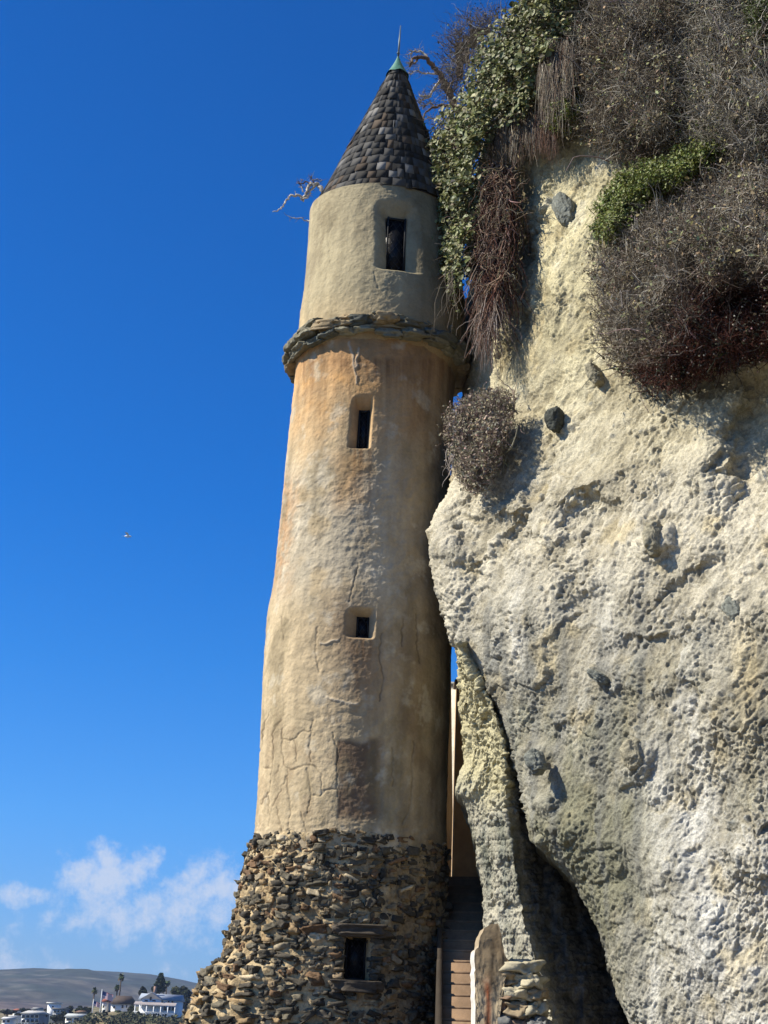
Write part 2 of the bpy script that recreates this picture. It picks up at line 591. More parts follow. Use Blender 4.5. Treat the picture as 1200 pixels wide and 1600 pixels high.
def bluff_z(x, y):
    t = x / y
    # height of the bluff top seen at this bearing
    top = np.interp(t, [-.40, -.27, -.21, -.195, -.182, -.165, -.15, -.12, -.05, .2], [0.0, .2, .8, 1.6, 4.2, 6.3, 5.6, 5.2, 5.2, 5.0])
    front = sstep(405, 450, y)
    z = -3.0 + (top + 3.0) * front
    z = z + sstep(520, 1000, y) * 9.0
    return z + 0.5 * fbm(np.stack([x / 22, y / 22, x * 0], -1), 3, seed=9) * front


bx, by = np.meshgrid(np.linspace(-620, 420, 200), np.concatenate([np.linspace(395, 560, 90), np.linspace(575, 1500, 60)]))
bz = bluff_z(bx, by)
bc = mixc(lin(72, 76, 46), lin(128, 114, 84), sstep(-.1, .2, fbm(np.stack([bx / 14, by / 14, bx * 0], -1), 4, seed=4)))
tag(mk('bluff', np.stack([bx, by, bz], -1), grid_faces(150, 200), M['land'], col=bc.reshape(-1, 3), smooth=True), 'low coastal bluff with lawns and houses across the cove', 'bluff', kind='structure')

RIDGE = [(-900, 1600), (-400, 1575), (-120, 1548), (0, 1532), (20, 1526), (60, 1523), (100, 1521), (150, 1519.5), (200, 1522), (250, 1528), (290, 1534), (330, 1543), (450, 1563), (800, 1580), (1600, 1590)]
rp = np.array(RIDGE)
ridge3 = P(rp[:, 0], rp[:, 1], 2900.0)
hx, hy = np.meshgrid(np.linspace(-2600, 1800, 300), np.linspace(1250, 4200, 130))
rz = np.interp(hx, ridge3[:, 0], ridge3[:, 2])
prof = sstep(1250, 2900, hy) * (1 - .75 * sstep(2950, 4200, hy))
hn = fbm(np.stack([hx / 420, hy / 420, hx * 0], -1), 5, seed=21)
hr = fbm(np.stack([hx / 260, hy / 500, hx * 0], -1), 4, seed=33, ridged=True)
hz = 1.0 + rz * prof + (hn * 34 + hr * 16) * sstep(1300, 1900, hy) * (1 - .93 * sstep(2300, 2900, hy))
hc = mixc(np.array([.020, .028, .020]), np.array([.066, .058, .042]), sstep(-.05, .25, fbm(np.stack([hx / 230, hy / 160, hx * 0], -1), 5, seed=40)))
hc = hc * (1 + .9 * fbm(np.stack([hx / 70, hy / 70, hx * 0], -1), 4, seed=43, gain=.65))[..., None]
hc = mixc(hc, np.array([.13, .12, .10]), .6 * np.exp(-(fbm(np.stack([hx / 300, hy / 200, hx * 0], -1), 3, seed=44) / .012) ** 2))
hc = mixc(hc, np.array([.115, .068, .055]), .8 * sstep(38, 10, hz) * sstep(-250, -420, hx))
tag(mk('hills', np.stack([hx, hy, hz], -1), grid_faces(130, 300), M['hill'], col=hc.reshape(-1, 3), smooth=True), 'long chaparral hill ridge behind the houses', 'hills', kind='structure')

# ------------------------------------------------------------------ the tower
TY = 18.0
SHAFT = [(1330, 397.5, 697), (1250, 402, 698), (1150, 407, 700), (1080, 410, 703), (1000, 416, 706), (970, 417, 706), (940, 425, 704), (900, 430, 703),
         (860, 434, 702), (780, 441, 702), (700, 450, 705), (620, 459, 708), (560, 464, 714), (520, 466, 722)]
DRUM = [(530, 466, 728), (500, 468, 727), (470, 473, 725), (440, 477, 722), (400, 480, 717), (350, 483, 711), (310, 487, 708), (280, 492, 705)]


def ring_table(tbl):
    t = np.array(tbl, float)
    L = P(t[:, 1], t[:, 0], TY); Q = P(t[:, 2], t[:, 0], TY)
    z = (L[:, 2] + Q[:, 2]) / 2
    o = np.argsort(z)
    return z[o], ((L[:, 0] + Q[:, 0]) / 2)[o], ((Q[:, 0] - L[:, 0]) / 2)[o]


def smooth_tab(T, n=200):
    z, a, b = T
    zz = np.linspace(z[0], z[-1], n)
    k = np.ones(9) / 9
    def sm(v):
        y = np.interp(zz, z, v)
        yp = np.concatenate([np.full(4, y[0]), y, np.full(4, y[-1])])
        return np.convolve(yp, k, 'valid')
    return zz, sm(a), sm(b)


SH, DR = smooth_tab(ring_table(SHAFT)), smooth_tab(ring_table(DRUM))


def tower_hit(px, py, T):
    """where the ray through a photo pixel meets the front of the tower: angle and height"""
    d = rays(px, py); p = P(px, py, TY - 1.0)
    for _ in range(12):
        xc = np.interp(p[2], T[0], T[1]); r = np.interp(p[2], T[0], T[2])
        a = d[0] ** 2 + d[1] ** 2
        b = -2 * (d[0] * xc + d[1] * TY)
        c = xc ** 2 + TY ** 2 - r ** 2
        disc = b * b - 4 * a * c
        t = (-b - math.sqrt(max(disc, 0))) / (2 * a)
        p = EYE + d * t
    return math.atan2(p[0] - xc, TY - p[1]), p[2]


def window_spec(T, inner, outer):
    """inner/outer pixel boxes (x0,y0,x1,y1) -> angle/height boxes"""
    cx, cy = (inner[0] + inner[2]) / 2, (inner[1] + inner[3]) / 2
    a0 = tower_hit(inner[0], cy, T)[0]; a1 = tower_hit(inner[2], cy, T)[0]
    zt = tower_hit(cx, inner[1], T)[1]; zb = tower_hit(cx, inner[3], T)[1]
    A0 = tower_hit(outer[0], cy, T)[0]; A1 = tower_hit(outer[2], cy, T)[0]
    ZT = tower_hit(cx, outer[1], T)[1]; ZB = tower_hit(cx, outer[3], T)[1]
    return dict(a0=a0, a1=a1, zb=zb, zt=zt, A0=A0, A1=A1, ZB=ZB, ZT=ZT)


W1 = window_spec(DR, (604, 335, 638, 417), (583, 308, 662, 424))
W2 = window_spec(SH, (556, 634, 576, 697), (544, 615, 582, 701))
W3 = window_spec(SH, (556, 959, 579, 992), (536, 947, 588, 999))


def recess(th, z, w, ramp, deep):
    e = np.maximum.reduce([(w['a0'] - th) / (w['a0'] - w['A0']), (th - w['a1']) / (w['A1'] - w['a1']),
                           (w['zb'] - z) / (w['zb'] - w['ZB']), (z - w['zt']) / (w['ZT'] - w['zt'])])
    ex = np.maximum((w['a0'] - th) / (w['a0'] - w['A0']), (th - w['a1']) / (w['A1'] - w['a1']))
    ez = np.maximum((w['zb'] - z) / (w['zb'] - w['ZB']), (z - w['zt']) / (w['ZT'] - w['zt']))
    er = np.where((ex > 0) & (ez > 0), np.hypot(np.maximum(ex, 0), np.maximum(ez, 0)), e)
    d = ramp * (1 - np.clip(er, 0, 1)) ** 1.6
    return np.where(e <= 0, deep, d)


TH = np.concatenate([np.linspace(-math.pi, -1.75, 30)[:-1], np.linspace(-1.75, 1.75, 470), np.linspace(1.75, math.pi, 30)[1:-1]])

tower_base = P(548, 1310, TY)
tower = thing('stone_tower', (float(SH[1][0]), TY, 0.0), 'tall round plastered tower with cobble base and conical shingle roof beside the cliff', 'tower')


def tower_skin(T, z0, z1, nrow, windows, paint, name, rough):
    z = np.linspace(z0, z1, nrow)[:, None]
    th = TH[None, :]
    xc = np.interp(z, T[0], T[1]); r = np.interp(z, T[0], T[2])
    base = np.stack([xc + r * np.sin(th), TY - r * np.cos(th), z + 0 * th], -1)
    h = rough(base)
    rec = 0
    for w, ramp, deep in windows:
        rec = rec + recess(th + 0 * z, z + 0 * th, w, ramp, deep)
    rr = r + h - rec
    zv = z + 0 * th
    if name == 'upper_drum':      # the wall head follows the dipping eave
        zv = zv - .13 * np.cos(th) * sstep(z1 - .5, z1, z)
    V = np.stack([xc + rr * np.sin(th), TY - rr * np.cos(th), zv], -1)
    px, py = proj(base)
    col = paint(px, py, base, h)
    return mk(name, V, grid_faces(nrow, len(TH), True), M['plaster'], tower, col.reshape(-1, 3), smooth=True)


def seg_dist(px, py, pts):
    d = np.full(px.shape, 1e9)
    for a, b in zip(pts[:-1], pts[1:]):
        a = np.array(a, float); b = np.array(b, float); ab = b - a
        t = np.clip(((px - a[0]) * ab[0] + (py - a[1]) * ab[1]) / (ab @ ab), 0, 1)
        d = np.minimum(d, np.hypot(px - a[0] - t * ab[0], py - a[1] - t * ab[1]))
    return d


CRACKS = [  # crazing low on the shaft, photo pixels
    [(419, 1117), (412, 1135), (407, 1173)], [(438, 1125), (426, 1141), (425, 1196), (419, 1237), (407, 1255)], [(440, 1138), (438, 1170), (445, 1199)],
    [(438, 1155), (459, 1155), (469, 1144), (488, 1141)], [(459, 1155), (463, 1190)], [(488, 1126), (483, 1164), (485, 1190)],
    [(445, 1199), (453, 1202), (480, 1195), (492, 1196), (502, 1211), (502, 1240)], [(448, 1202), (448, 1225), (454, 1266), (450, 1298)],
    [(479, 1199), (485, 1234), (486, 1243), (480, 1269)], [(486, 1243), (501, 1243), (507, 1234), (524, 1233)], [(448, 1211), (437, 1237), (425, 1260)],
    [(434, 1198), (428, 1222)], [(413, 1246), (419, 1246), (419, 1292)], [(409, 1199), (422, 1200)], [(647, 1158), (644, 1196), (645, 1222), (639, 1263), (628, 1287)],
    [(613, 1167), (614, 1228)], [(518, 1144), (527, 1173), (526, 1196), (527, 1246)], [(495, 980), (493, 1020), (498, 1050)], [(596, 990), (592, 1030), (600, 1060), (592, 1096)],
    [(630, 968), (627, 1010)], [(650, 960), (652, 1010), (655, 1036)], [(560, 880), (552, 915), (546, 940)], [(438, 965), (444, 1000)], [(470, 1270), (478, 1300)], [(432, 1262), (440, 1300)]]
SCARS = [[(512, 1090), (538, 1098), (560, 1100)], [(545, 535), (552, 560), (558, 600)], [(560, 545), (556, 575)], [(466, 790), (474, 789)], [(500, 1006), (528, 1000)]]


def crack_field(px, py, lines, jit=3.0):
    q = np.stack([px / 9, py / 9, px * 0], -1)
    jx = px + jit * noise(q, 61); jy = py + jit * noise(q + 40, 62)
    d = np.full(px.shape, 99.0)
    for ln in lines:
        d = np.minimum(d, seg_dist(jx, jy, ln))
    return d


def shaft_rough(p):
    h = .022 * fbm(p / 1.1, 3, seed=1) + .010 * fbm(p * np.array([1, 1, 1.3]) / .26, 3, seed=2) + .011 * fbm(p / .085, 4, seed=3, gain=.62)
    px, py = proj(p)
    h = h + .014 * fbm(p * np.array([1, 1, 1.8]) / .12, 3, seed=44) * (sstep(1262, 1290, py) + .8 * np.exp(-((px - 540) / 45) ** 2 - ((py - 1120) / 30) ** 2))
    # horizontal trowel ridges in the rougher middle of the shaft
    px, py = proj(p)
    mid = sstep(690, 760, py) * sstep(960, 880, py)
    h = h + mid * .013 * fbm((p + .06 * noise(p / .3, 9)[..., None]) * np.array([4.5, 4.5, 7]), 4, seed=8, ridged=True)
    d = crack_field(px, py, CRACKS)
    h = h - .008 * np.exp(-(d / 1.3) ** 2)
    h = h + .012 * np.exp(-(crack_field(px, py, SCARS) / 2.0) ** 2)
    pl = sstep(525, 531, px + 5 * noise(p * 3, 5)) * sstep(600, 594, px + 4 * noise(p * 3, 6)) * sstep(1150, 1158, py + 6 * noise(p * 3, 7)) * sstep(1292, 1270, py + 8 * noise(p * 3, 8))
    return h - .008 * pl


def shaft_paint(px, py, p, h):
    cream = alb(220, 198, 158); orange = alb(228, 178, 116); grey = alb(206, 194, 168); brown = alb(164, 134, 102)
    dark = alb(132, 108, 86); rust = alb(206, 154, 100)
    n1 = fbm(p / .9, 4, seed=11); n2 = fbm(p / .35, 4, seed=12); n3 = fbm(p / .12, 3, seed=13)
    c = np.broadcast_to(cream, p.shape).copy()
    top = sstep(760, 600, py + 90 * n1)
    c = mixc(c, orange, .8 * top * (0.55 + .9 * np.clip(n2 + .3, 0, 1)))
    c = mixc(c, rust, .7 * sstep(630, 540, py + 60 * n2))
    g = sstep(695, 760, py + 50 * n1) * sstep(960, 900, py + 40 * n1) * sstep(-.25, .1, n2 + .12)
    c = mixc(c, grey, .75 * g)
    edge = sstep(40, 4, px - np.interp(py, [560, 780, 900, 1330], [464, 441, 430, 398]) + 22 * n2) * sstep(720, 770, py) * sstep(960, 880, py)
    c = mixc(c, rust, .65 * edge * np.clip(.7 + 1.5 * n3, .2, 1))
    gp = np.exp(-((px - 600) / 38) ** 2 - ((py - 1268) / 30) ** 2 + 1.2 * n2)
    c = mixc(c, alb(150, 148, 124), np.clip(.6 * gp, 0, .7))
    strip = np.exp(-((px - 545 + 30 * n2) / 26) ** 2) * sstep(690, 720, py) * sstep(820, 760, py)
    c = mixc(c, orange, .7 * strip)
    # brown wash around and below the small middle window
    bl = np.exp(-(((px - 556) / 52) ** 2 + ((py - 1030) / 78) ** 2) * .9 + n1 * 1.2)
    c = mixc(c, brown, np.clip(.75 * bl, 0, .85))
    bl2 = np.exp(-(((px - 535) / 26) ** 2 + ((py - 965) / 36) ** 2))
    c = mixc(c, brown, .5 * bl2)
    # repaired rectangle
    pl = sstep(524, 530, px + 9 * n2) * sstep(612, 580, px + 14 * n2) * sstep(1150, 1162, py + 14 * n2) * sstep(1294, 1268, py + 16 * n2)
    c = mixc(c, dark, .9 * pl)
    # shading of the side towards the cliff painted in, with its dark streaks
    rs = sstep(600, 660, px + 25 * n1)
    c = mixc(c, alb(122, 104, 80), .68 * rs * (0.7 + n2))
    low = sstep(1285, 1322, py + 14 * n2)
    c = mixc(c, alb(206, 188, 160), .4 * low * sstep(520, 480, px)) 
    c = mixc(c, alb(150, 126, 96), .35 * sstep(.05, .3, n2 + .05) * sstep(1060, 1120, py))
    drip = np.clip(fbm(p * np.array([5, 5, .5]), 4, seed=14) * 2.2, -1, 1)
    grime = sstep(.06, .34, fbm(p * np.array([1, 1, .6]) / .55, 5, seed=46, gain=.6))
    c = mixc(c, alb(150, 136, 104), .55 * grime)
    pale = sstep(.12, .34, fbm(p / .42, 5, seed=47, gain=.6))
    c = mixc(c, alb(232, 220, 192), .5 * pale)
    # drips below the ring and below the sills
    for wx0, wx1, wy in ((464, 714, 560), (552, 580, 700), (552, 582, 996)):
        dm = sstep(wx0 - 6, wx0 + 6, px) * sstep(wx1 + 6, wx1 - 6, px) * sstep(wy - 4, wy + 6, py) * np.exp(-np.clip(py - wy, 0, None) / 60)
        dn = fbm(np.stack([px / 7, py / 130, px * 0], -1), 3, seed=48)
        c = mixc(c, alb(140, 102, 66), np.clip(dm * (.35 + 1.6 * dn), 0, .7))
    c = c * (1 + .24 * drip + .18 * n3 + .26 * n2)[..., None]
    d = crack_field(px, py, CRACKS)
    c = mixc(c, alb(104, 88, 66), .75 * np.exp(-(d / 1.25) ** 2) * np.clip(.6 + 1.2 * n2, .1, 1))
    c = mixc(c, alb(226, 212, 186), .6 * np.exp(-(crack_field(px, py, SCARS) / 1.8) ** 2))
    return c


zs0 = P(548, 1345, TY)[2]; zs1 = P(590, 548, TY)[2]
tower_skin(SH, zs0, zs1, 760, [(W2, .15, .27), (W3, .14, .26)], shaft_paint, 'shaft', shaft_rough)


def drum_rough(p):
    h = .020 * fbm(p / 1.0, 3, seed=4) + .007 * fbm(p / .24, 3, seed=5) + .009 * fbm(p / .085, 4, seed=6, gain=.62)
    px, py = proj(p)
    return h - .006 * np.exp(-(crack_field(px, py, [[(520, 345), (512, 370), (516, 410)], [(585, 425), (590, 450)]]) / 1.5) ** 2)


def drum_paint(px, py, p, h):
    khaki = alb(210, 196, 160); warm = alb(228, 204, 160); dk = alb(168, 154, 126)
    n1 = fbm(p / .8, 4, seed=15); n2 = fbm(p / .3, 4, seed=16); n3 = fbm(p / .1, 3, seed=18)
    c = np.broadcast_to(khaki, p.shape).copy()
    c = mixc(c, warm, .7 * sstep(440, 500, py + 40 * n1))
    c = mixc(c, alb(236, 222, 182), .5 * np.exp(-(((px - 512) / 14) ** 2 + ((py - 375) / 40) ** 2)))
    c = mixc(c, dk, .45 * sstep(0, .35, n1))
    c = mixc(c, alb(140, 128, 100), .6 * sstep(600, 680, px + 20 * n1))  # side by the ivy: its shading is painted into the plaster colour
    drip = np.clip(fbm(p * np.array([6, 6, .6]), 4, seed=17) * 2, -1, 1)
    grime = sstep(.06, .34, fbm(p * np.array([1, 1, .6]) / .5, 5, seed=49, gain=.6))
    c = mixc(c, alb(156, 142, 112), .5 * grime)
    return c * np.array([.88, .86, .815]) * (1 + .18 * drip + .15 * n3 + .22 * n2)[..., None]


zd0 = P(590, 572, TY)[2]
E_L, E_R = P(493, 338, TY), P(713, 344, TY)
ze = (E_L[2] + E_R[2]) / 2
zd1 = ze + .03
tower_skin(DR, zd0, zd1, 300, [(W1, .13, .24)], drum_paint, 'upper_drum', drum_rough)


def window_unit(T, w, inset, cell, nm_frame=True, r_off=0.0):
    """dark glazed window with a diamond lattice, set inside a recess"""
    am = (w['a0'] + w['a1']) / 2; zm = (w['zb'] + w['zt']) / 2
    xc = np.interp(zm, T[0], T[1]); r = np.interp(zm, T[0], T[2]) + r_off
    nrm = np.array([math.sin(am), -math.cos(am), 0]); tan = np.array([math.cos(am), math.sin(am), 0])
    cen = np.array([xc, TY, zm]) + nrm * (r - inset)
    hw = (r - inset) * (w['a1'] - w['a0']) / 2 + .012; hh = (w['zt'] - w['zb']) / 2 + .012
    rz = math.atan2(tan[1], tan[0])
    fr = MB()
    t = .022
    for sx in (-1, 1):
        fr.box(cen + tan * sx * (hw - t / 2 - .012) + nrm * .012, (t, .04, 2 * hh), rz)
    for sz in (-1, 1):
        fr.box(cen + np.array([0, 0, sz * (hh - t / 2 - .012)]) + nrm * .012, (2 * hw - 2 * t - .026, .036, t), rz)
    f = fr.build('window', M['iron'], tower)
    g = MB().box(cen - nrm * .012, (2 * hw, .012, 2 * hh), rz)
    g.build('pane', M['glass'], f)
    lt = MB()
    H = 2 * hh - .05; Wd = 2 * hw - .07
    n = int((Wd + H) / cell) + 1
    for sgn in (-1, 1):
        for k in range(-n, n + 1):
            # diagonal line u*sgn + v = k*cell clipped to the opening
            pts = []
            c0 = k * cell * 1.4
            for u in (-Wd / 2, Wd / 2):
                v = c0 - sgn * u * 1.5
                if abs(v) <= H / 2: pts.append((u, v))
            for v in (-H / 2, H / 2):
                u = (c0 - v) / (sgn * 1.5)
                if abs(u) <= Wd / 2: pts.append((u, v))
            pts = sorted(set((round(a, 4), round(b, 4)) for a, b in pts))
            if len(pts) >= 2:
                a, b = pts[0], pts[-1]
                off = .006 + .0035 * (sgn + 1)
                lt.tube([cen + tan * a[0] + np.array([0, 0, a[1]]) + nrm * off, cen + tan * b[0] + np.array([0, 0, b[1]]) + nrm * off], .0045, 4)
    lt.build('lattice', M['lattice'], f)


M['lattice'] = material('lead_lattice', (.035, .035, .035), rough=.5, metal=.3)
window_unit(DR, W1, .165, .10)
window_unit(SH, W2, .185, .08)
window_unit(SH, W3, .175, .08)

# ---- ring of slab stones between shaft and drum
zb = P(588, 568, TY)[2]
xcb = float(np.interp(zb, SH[0], SH[1])) + .02
RB = -.065 + float((P(733, 566, TY)[0] - P(444, 578, TY)[0]) / 2)
xcb = float((P(733, 566, TY)[0] + P(444, 578, TY)[0]) / 2)
mb = MB()
th = np.linspace(-math.pi, math.pi, 240, endpoint=False)
prof_r = np.array([-.26, -.14, -.09, -.06, -.05, -.06, -.09, -.16, -.30]); prof_z = np.array([-.34, -.22, -.13, -.06, .02, .09, .14, .18, .22])
rr = RB + prof_r[:, None] + 0 * th[None]
V = np.stack([xcb + rr * np.sin(th), TY - rr * np.cos(th), zb + prof_z[:, None] + 0 * th[None]], -1)
V = V + .04 * fbm(V / .2, 4, seed=19)[..., None] * np.stack([np.sin(th), -np.cos(th), 0 * th], -1)[None]
mb.add(V.reshape(-1, 3), grid_faces(9, 240, True), None, np.broadcast_to(lin(150, 128, 92), (9 * 240, 3)) * (1 + .3 * fbm(V.reshape(-1, 3) / .15, 3, seed=20))[:, None])
cen, ax, sz, cl = [], [], [], []
for dz, rad, tl, thick, lo, hi in ((-.085, -.085, .36, .060, .22, .42), (.03, -.045, .46, .068, .28, .60), (.130, -.09, .40, .045, .24, .50)):
    a = -math.pi + rng.uniform(0, .3)
    while a < math.pi - .08:
        ln = rng.uniform(lo, hi)
        da = ln / RB
        am = a + da / 2
        rloc = RB + rad + rng.normal(0, .022)
        tilt = rng.normal(0, .10); pit = rng.normal(0.15, .12)
        nrm = np.array([math.sin(am), -math.cos(am), 0]); tan = np.array([math.cos(am), math.sin(am), 0]); zz = np.array([0, 0, 1.0])
        t2 = tan * math.cos(tilt) + zz * math.sin(tilt); z2 = zz * math.cos(tilt) - tan * math.sin(tilt)
        n2 = nrm * math.cos(pit) - z2 * math.sin(pit); z3 = z2 * math.cos(pit) + nrm * math.sin(pit)
        cen.append(np.array([xcb, TY, zb + dz + rng.normal(0, .014)]) + nrm * rloc)
        ax.append([t2, n2, z3]); sz.append([ln / 2 * 1.04, rng.uniform(.10, .15), thick * rng.uniform(.75, 1.1)])
        g = rng.random()
        cl.append(lin(124, 119, 98) * rng.uniform(.6, 1.2) if g < .55 else (lin(150, 132, 100) * rng.uniform(.7, 1.1) if g < .85 else lin(92, 94, 84) * rng.uniform(.7, 1.2)))
        a += da
stones(mb, np.array(cen), np.array(ax), np.array(sz), np.array(cl), sup=.66, rough=.30, icos=ICO3, seed=70)
mb.build('stone_ring', M['stone'], tower, smooth=True)

# ---- conical shingle roof
xce = (E_L[0] + E_R[0]) / 2; RE = (E_R[0] - E_L[0]) / 2 + .03
ap = P(621, 113, TY); zt = ap[2]; xt = ap[0]; RT = .115
mb = MB()
NC = 17
slant = np.array([RT - RE, zt - ze]); SL = np.linalg.norm(slant)
for k in range(NC):
    f0 = k / NC; f1 = min((k + 1.75) / NC, 1.0)
    rm = RE + (RT - RE) * f0
    if rm < .05: break
    a = rng.uniform(0, .2)
    end = a + 2 * math.pi - .02
    while a < end:
        w = min(rng.uniform(.085, .20) * (0.5 + .5 * (1 - f0)), rm * .9)
        da = w / rm
        j0 = rng.normal(0, .014); lift = .011 + rng.uniform(0, .006) + (.014 if rng.random() < .06 else 0)
        g = rng.random()
        c0 = lin(104, 102, 99) if g < .35 else (lin(74, 72, 69) if g < .72 else (lin(156, 153, 148) if g < .88 else lin(104, 90, 76)))
        c0 = c0 * rng.uniform(.5, 1.0) * np.array([.74, .73, .70])
        q = []
        for (aa, ff, up_) in ((a + .0015, f0, lift), (a + da - .0015, f0, lift), (a + da - .0015, f1, .002), (a + .0015, f1, .002),
                              (a + .0015, f0, lift - .007), (a + da - .0015, f0, lift - .007)):
            ff2 = ff + (j0 / SL if ff == f0 else 0)
            r_ = RE + (RT - RE) * ff2 + up_ * .93
            # the eave dips a little towards the beach
            dip = -.13 * math.cos(aa) * (1 - ff2)
            z_ = ze + (zt - ze) * ff2 + up_ * .35 + dip
            xc_ = xce + (xt - xce) * ff2
            q.append([xc_ + r_ * math.sin(aa), TY - r_ * math.cos(aa), z_])
        mb.add(q, [[0, 1, 2, 3], [4, 5, 1, 0]], [[0, 3, 4], [1, 5, 2]], c0)
        a += da
# under-roof cone closing the gaps
th = np.linspace(0, 2 * math.pi, 90, endpoint=False)
ff = np.linspace(0, 1, 12)[:, None]
r_ = RE + (RT - RE) * ff - .012
V = np.stack([xce + (xt - xce) * ff + r_ * np.sin(th), TY - r_ * np.cos(th), ze + (zt - ze) * ff - .13 * np.cos(th) * (1 - ff)], -1)
mb.add(V.reshape(-1, 3), grid_faces(12, 90, True), None, lin(40, 36, 33))
sof = np.stack([xce + np.outer([RE - .012, .5], np.sin(th)), TY - np.outer([RE - .012, .5], np.cos(th)), np.outer([1, 1], ze - .13 * np.cos(th))], -1)
mb.add(sof.reshape(-1, 3), grid_faces(2, 90, True), None, lin(70, 62, 52))
roof = mb.build('roof', M['shingle'], tower)
# copper cap and rod
t = np.linspace(0, 1, 14)[:, None]
th = np.linspace(0, 2 * math.pi, 28, endpoint=False)[None]
rc = (.165 * (1 - t) ** 1.25 + .012)
zc0 = zt - .07; zc1 = P(622, 88, TY)[2]
V = np.stack([xt + rc * np.sin(th), TY - rc * np.cos(th), zc0 + (zc1 - zc0) * t + 0 * th], -1)
V[0, :, 2] += .012 * np.sin(th[0] * 6)
mb = MB().add(V.reshape(-1, 3), grid_faces(14, 28, True))
mb.build('finial_cap', M['copper'], tower, smooth=True)
rtop = P(626, 40, TY)
mb = MB().tube([[xt, TY, zc1 - .05], [(xt + rtop[0]) / 2, TY, (zc1 + rtop[2]) / 2], rtop], [.016, .013, .006], 8)
mb.tube([[xt, TY, zc1 + .05], [xt, TY, zc1 + .075]], [.026, .02], 8)
mb.build('lightning_rod', M['rod'], tower, smooth=True)

# ---- cobble base, flared to the left into a buttress
BASE_L = [(1300, 400), (1312, 396), (1330, 391), (1370, 378), (1420, 371), (1460, 359), (1500, 345), (1515, 322), (1545, 310), (1580, 294), (1620, 283), (1700, 265), (1850, 235)]
BASE_R = [(1300, 698), (1330, 697), (1450, 694), (1600, 690), (1850, 684)]
zz_top = P(548, 1316, TY)[2]
zt_ = np.linspace(-0.6, zz_top, 60)
xc_b = np.interp(zz_top, SH[0], SH[1]); r_b = np.interp(zz_top, SH[0], SH[2])
pyb = np.linspace(1300, 1850, 80)
ptl = P(np.interp(pyb, *zip(*BASE_L)), pyb, TY); ptr = P(np.interp(pyb, *zip(*BASE_R)), pyb, TY)
o_ = np.argsort(ptl[:, 2]); ZL, XL = ptl[o_, 2], ptl[o_, 0]
o_ = np.argsort(ptr[:, 2]); ZR, XR = ptr[o_, 2], ptr[o_, 0]


def base_r(th, z):
    left = xc_b - np.interp(z, ZL, XL); right = np.interp(z, ZR, XR) - xc_b
    s = np.sin(th)
    wl_ = np.clip(-s, 0, 1) ** 2.2
    wr_ = np.clip(s, 0, 1) ** 2
    front = right + .10 * sstep(zz_top, zz_top - 3, z)
    return front * (1 - wl_ - wr_) + left * wl_ + right * wr_


W4i = (541, 1463, 576, 1531)


def base_hit(px, py):
    d = rays(px, py); p = P(px, py, TY - 1.2)
    for _ in range(25):
        th = math.atan2(p[0] - xc_b, TY - p[1])
        r = float(base_r(np.array(th), np.array(p[2])))
        a = d[0] ** 2 + d[1] ** 2; b = -2 * (d[0] * xc_b + d[1] * TY); c = xc_b ** 2 + TY ** 2 - r * r
        t = (-b - math.sqrt(max(b * b - 4 * a * c, 0))) / (2 * a)
        p = EYE + d * t
    return math.atan2(p[0] - xc_b, TY - p[1]), p[2]


a0, z1 = base_hit(541, 1463); a1, z0 = base_hit(576, 1531)
W4 = dict(a0=a0, a1=a1, zb=z0, zt=z1, A0=a0 - .03, A1=a1 + .03, ZB=z0 - .03, ZT=z1 + .03)
thb = np.linspace(-math.pi, math.pi, 420, endpoint=False)[None]
zrow = np.linspace(-.7, zz_top + .02, 260)[:, None]
rb = base_r(thb, zrow)
pb = np.stack([xc_b + rb * np.sin(thb), TY - rb * np.cos(thb), zrow + 0 * thb], -1)
hb = .06 * fbm(pb / .17, 4, seed=23) + .035 * fbm(pb / .06, 3, seed=24)
rec = recess(thb + 0 * zrow, zrow + 0 * thb, W4, .02, .42)
rb2 = rb + hb - rec - .01 - .05 * sstep(zz_top - .05, zz_top + .02, zrow)
Vb = np.stack([xc_b + rb2 * np.sin(thb), TY - rb2 * np.cos(thb), zrow + 0 * thb], -1)
mc = mixc(alb(222, 198, 154), alb(172, 148, 110), sstep(-.2, .3, fbm(pb / .4, 4, seed=25)))
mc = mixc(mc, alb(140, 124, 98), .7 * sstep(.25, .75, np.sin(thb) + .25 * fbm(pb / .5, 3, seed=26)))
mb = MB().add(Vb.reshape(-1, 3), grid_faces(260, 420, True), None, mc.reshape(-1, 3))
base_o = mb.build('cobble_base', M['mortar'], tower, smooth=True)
cen, ax, sz, cl = [], [], [], []
z = -.62
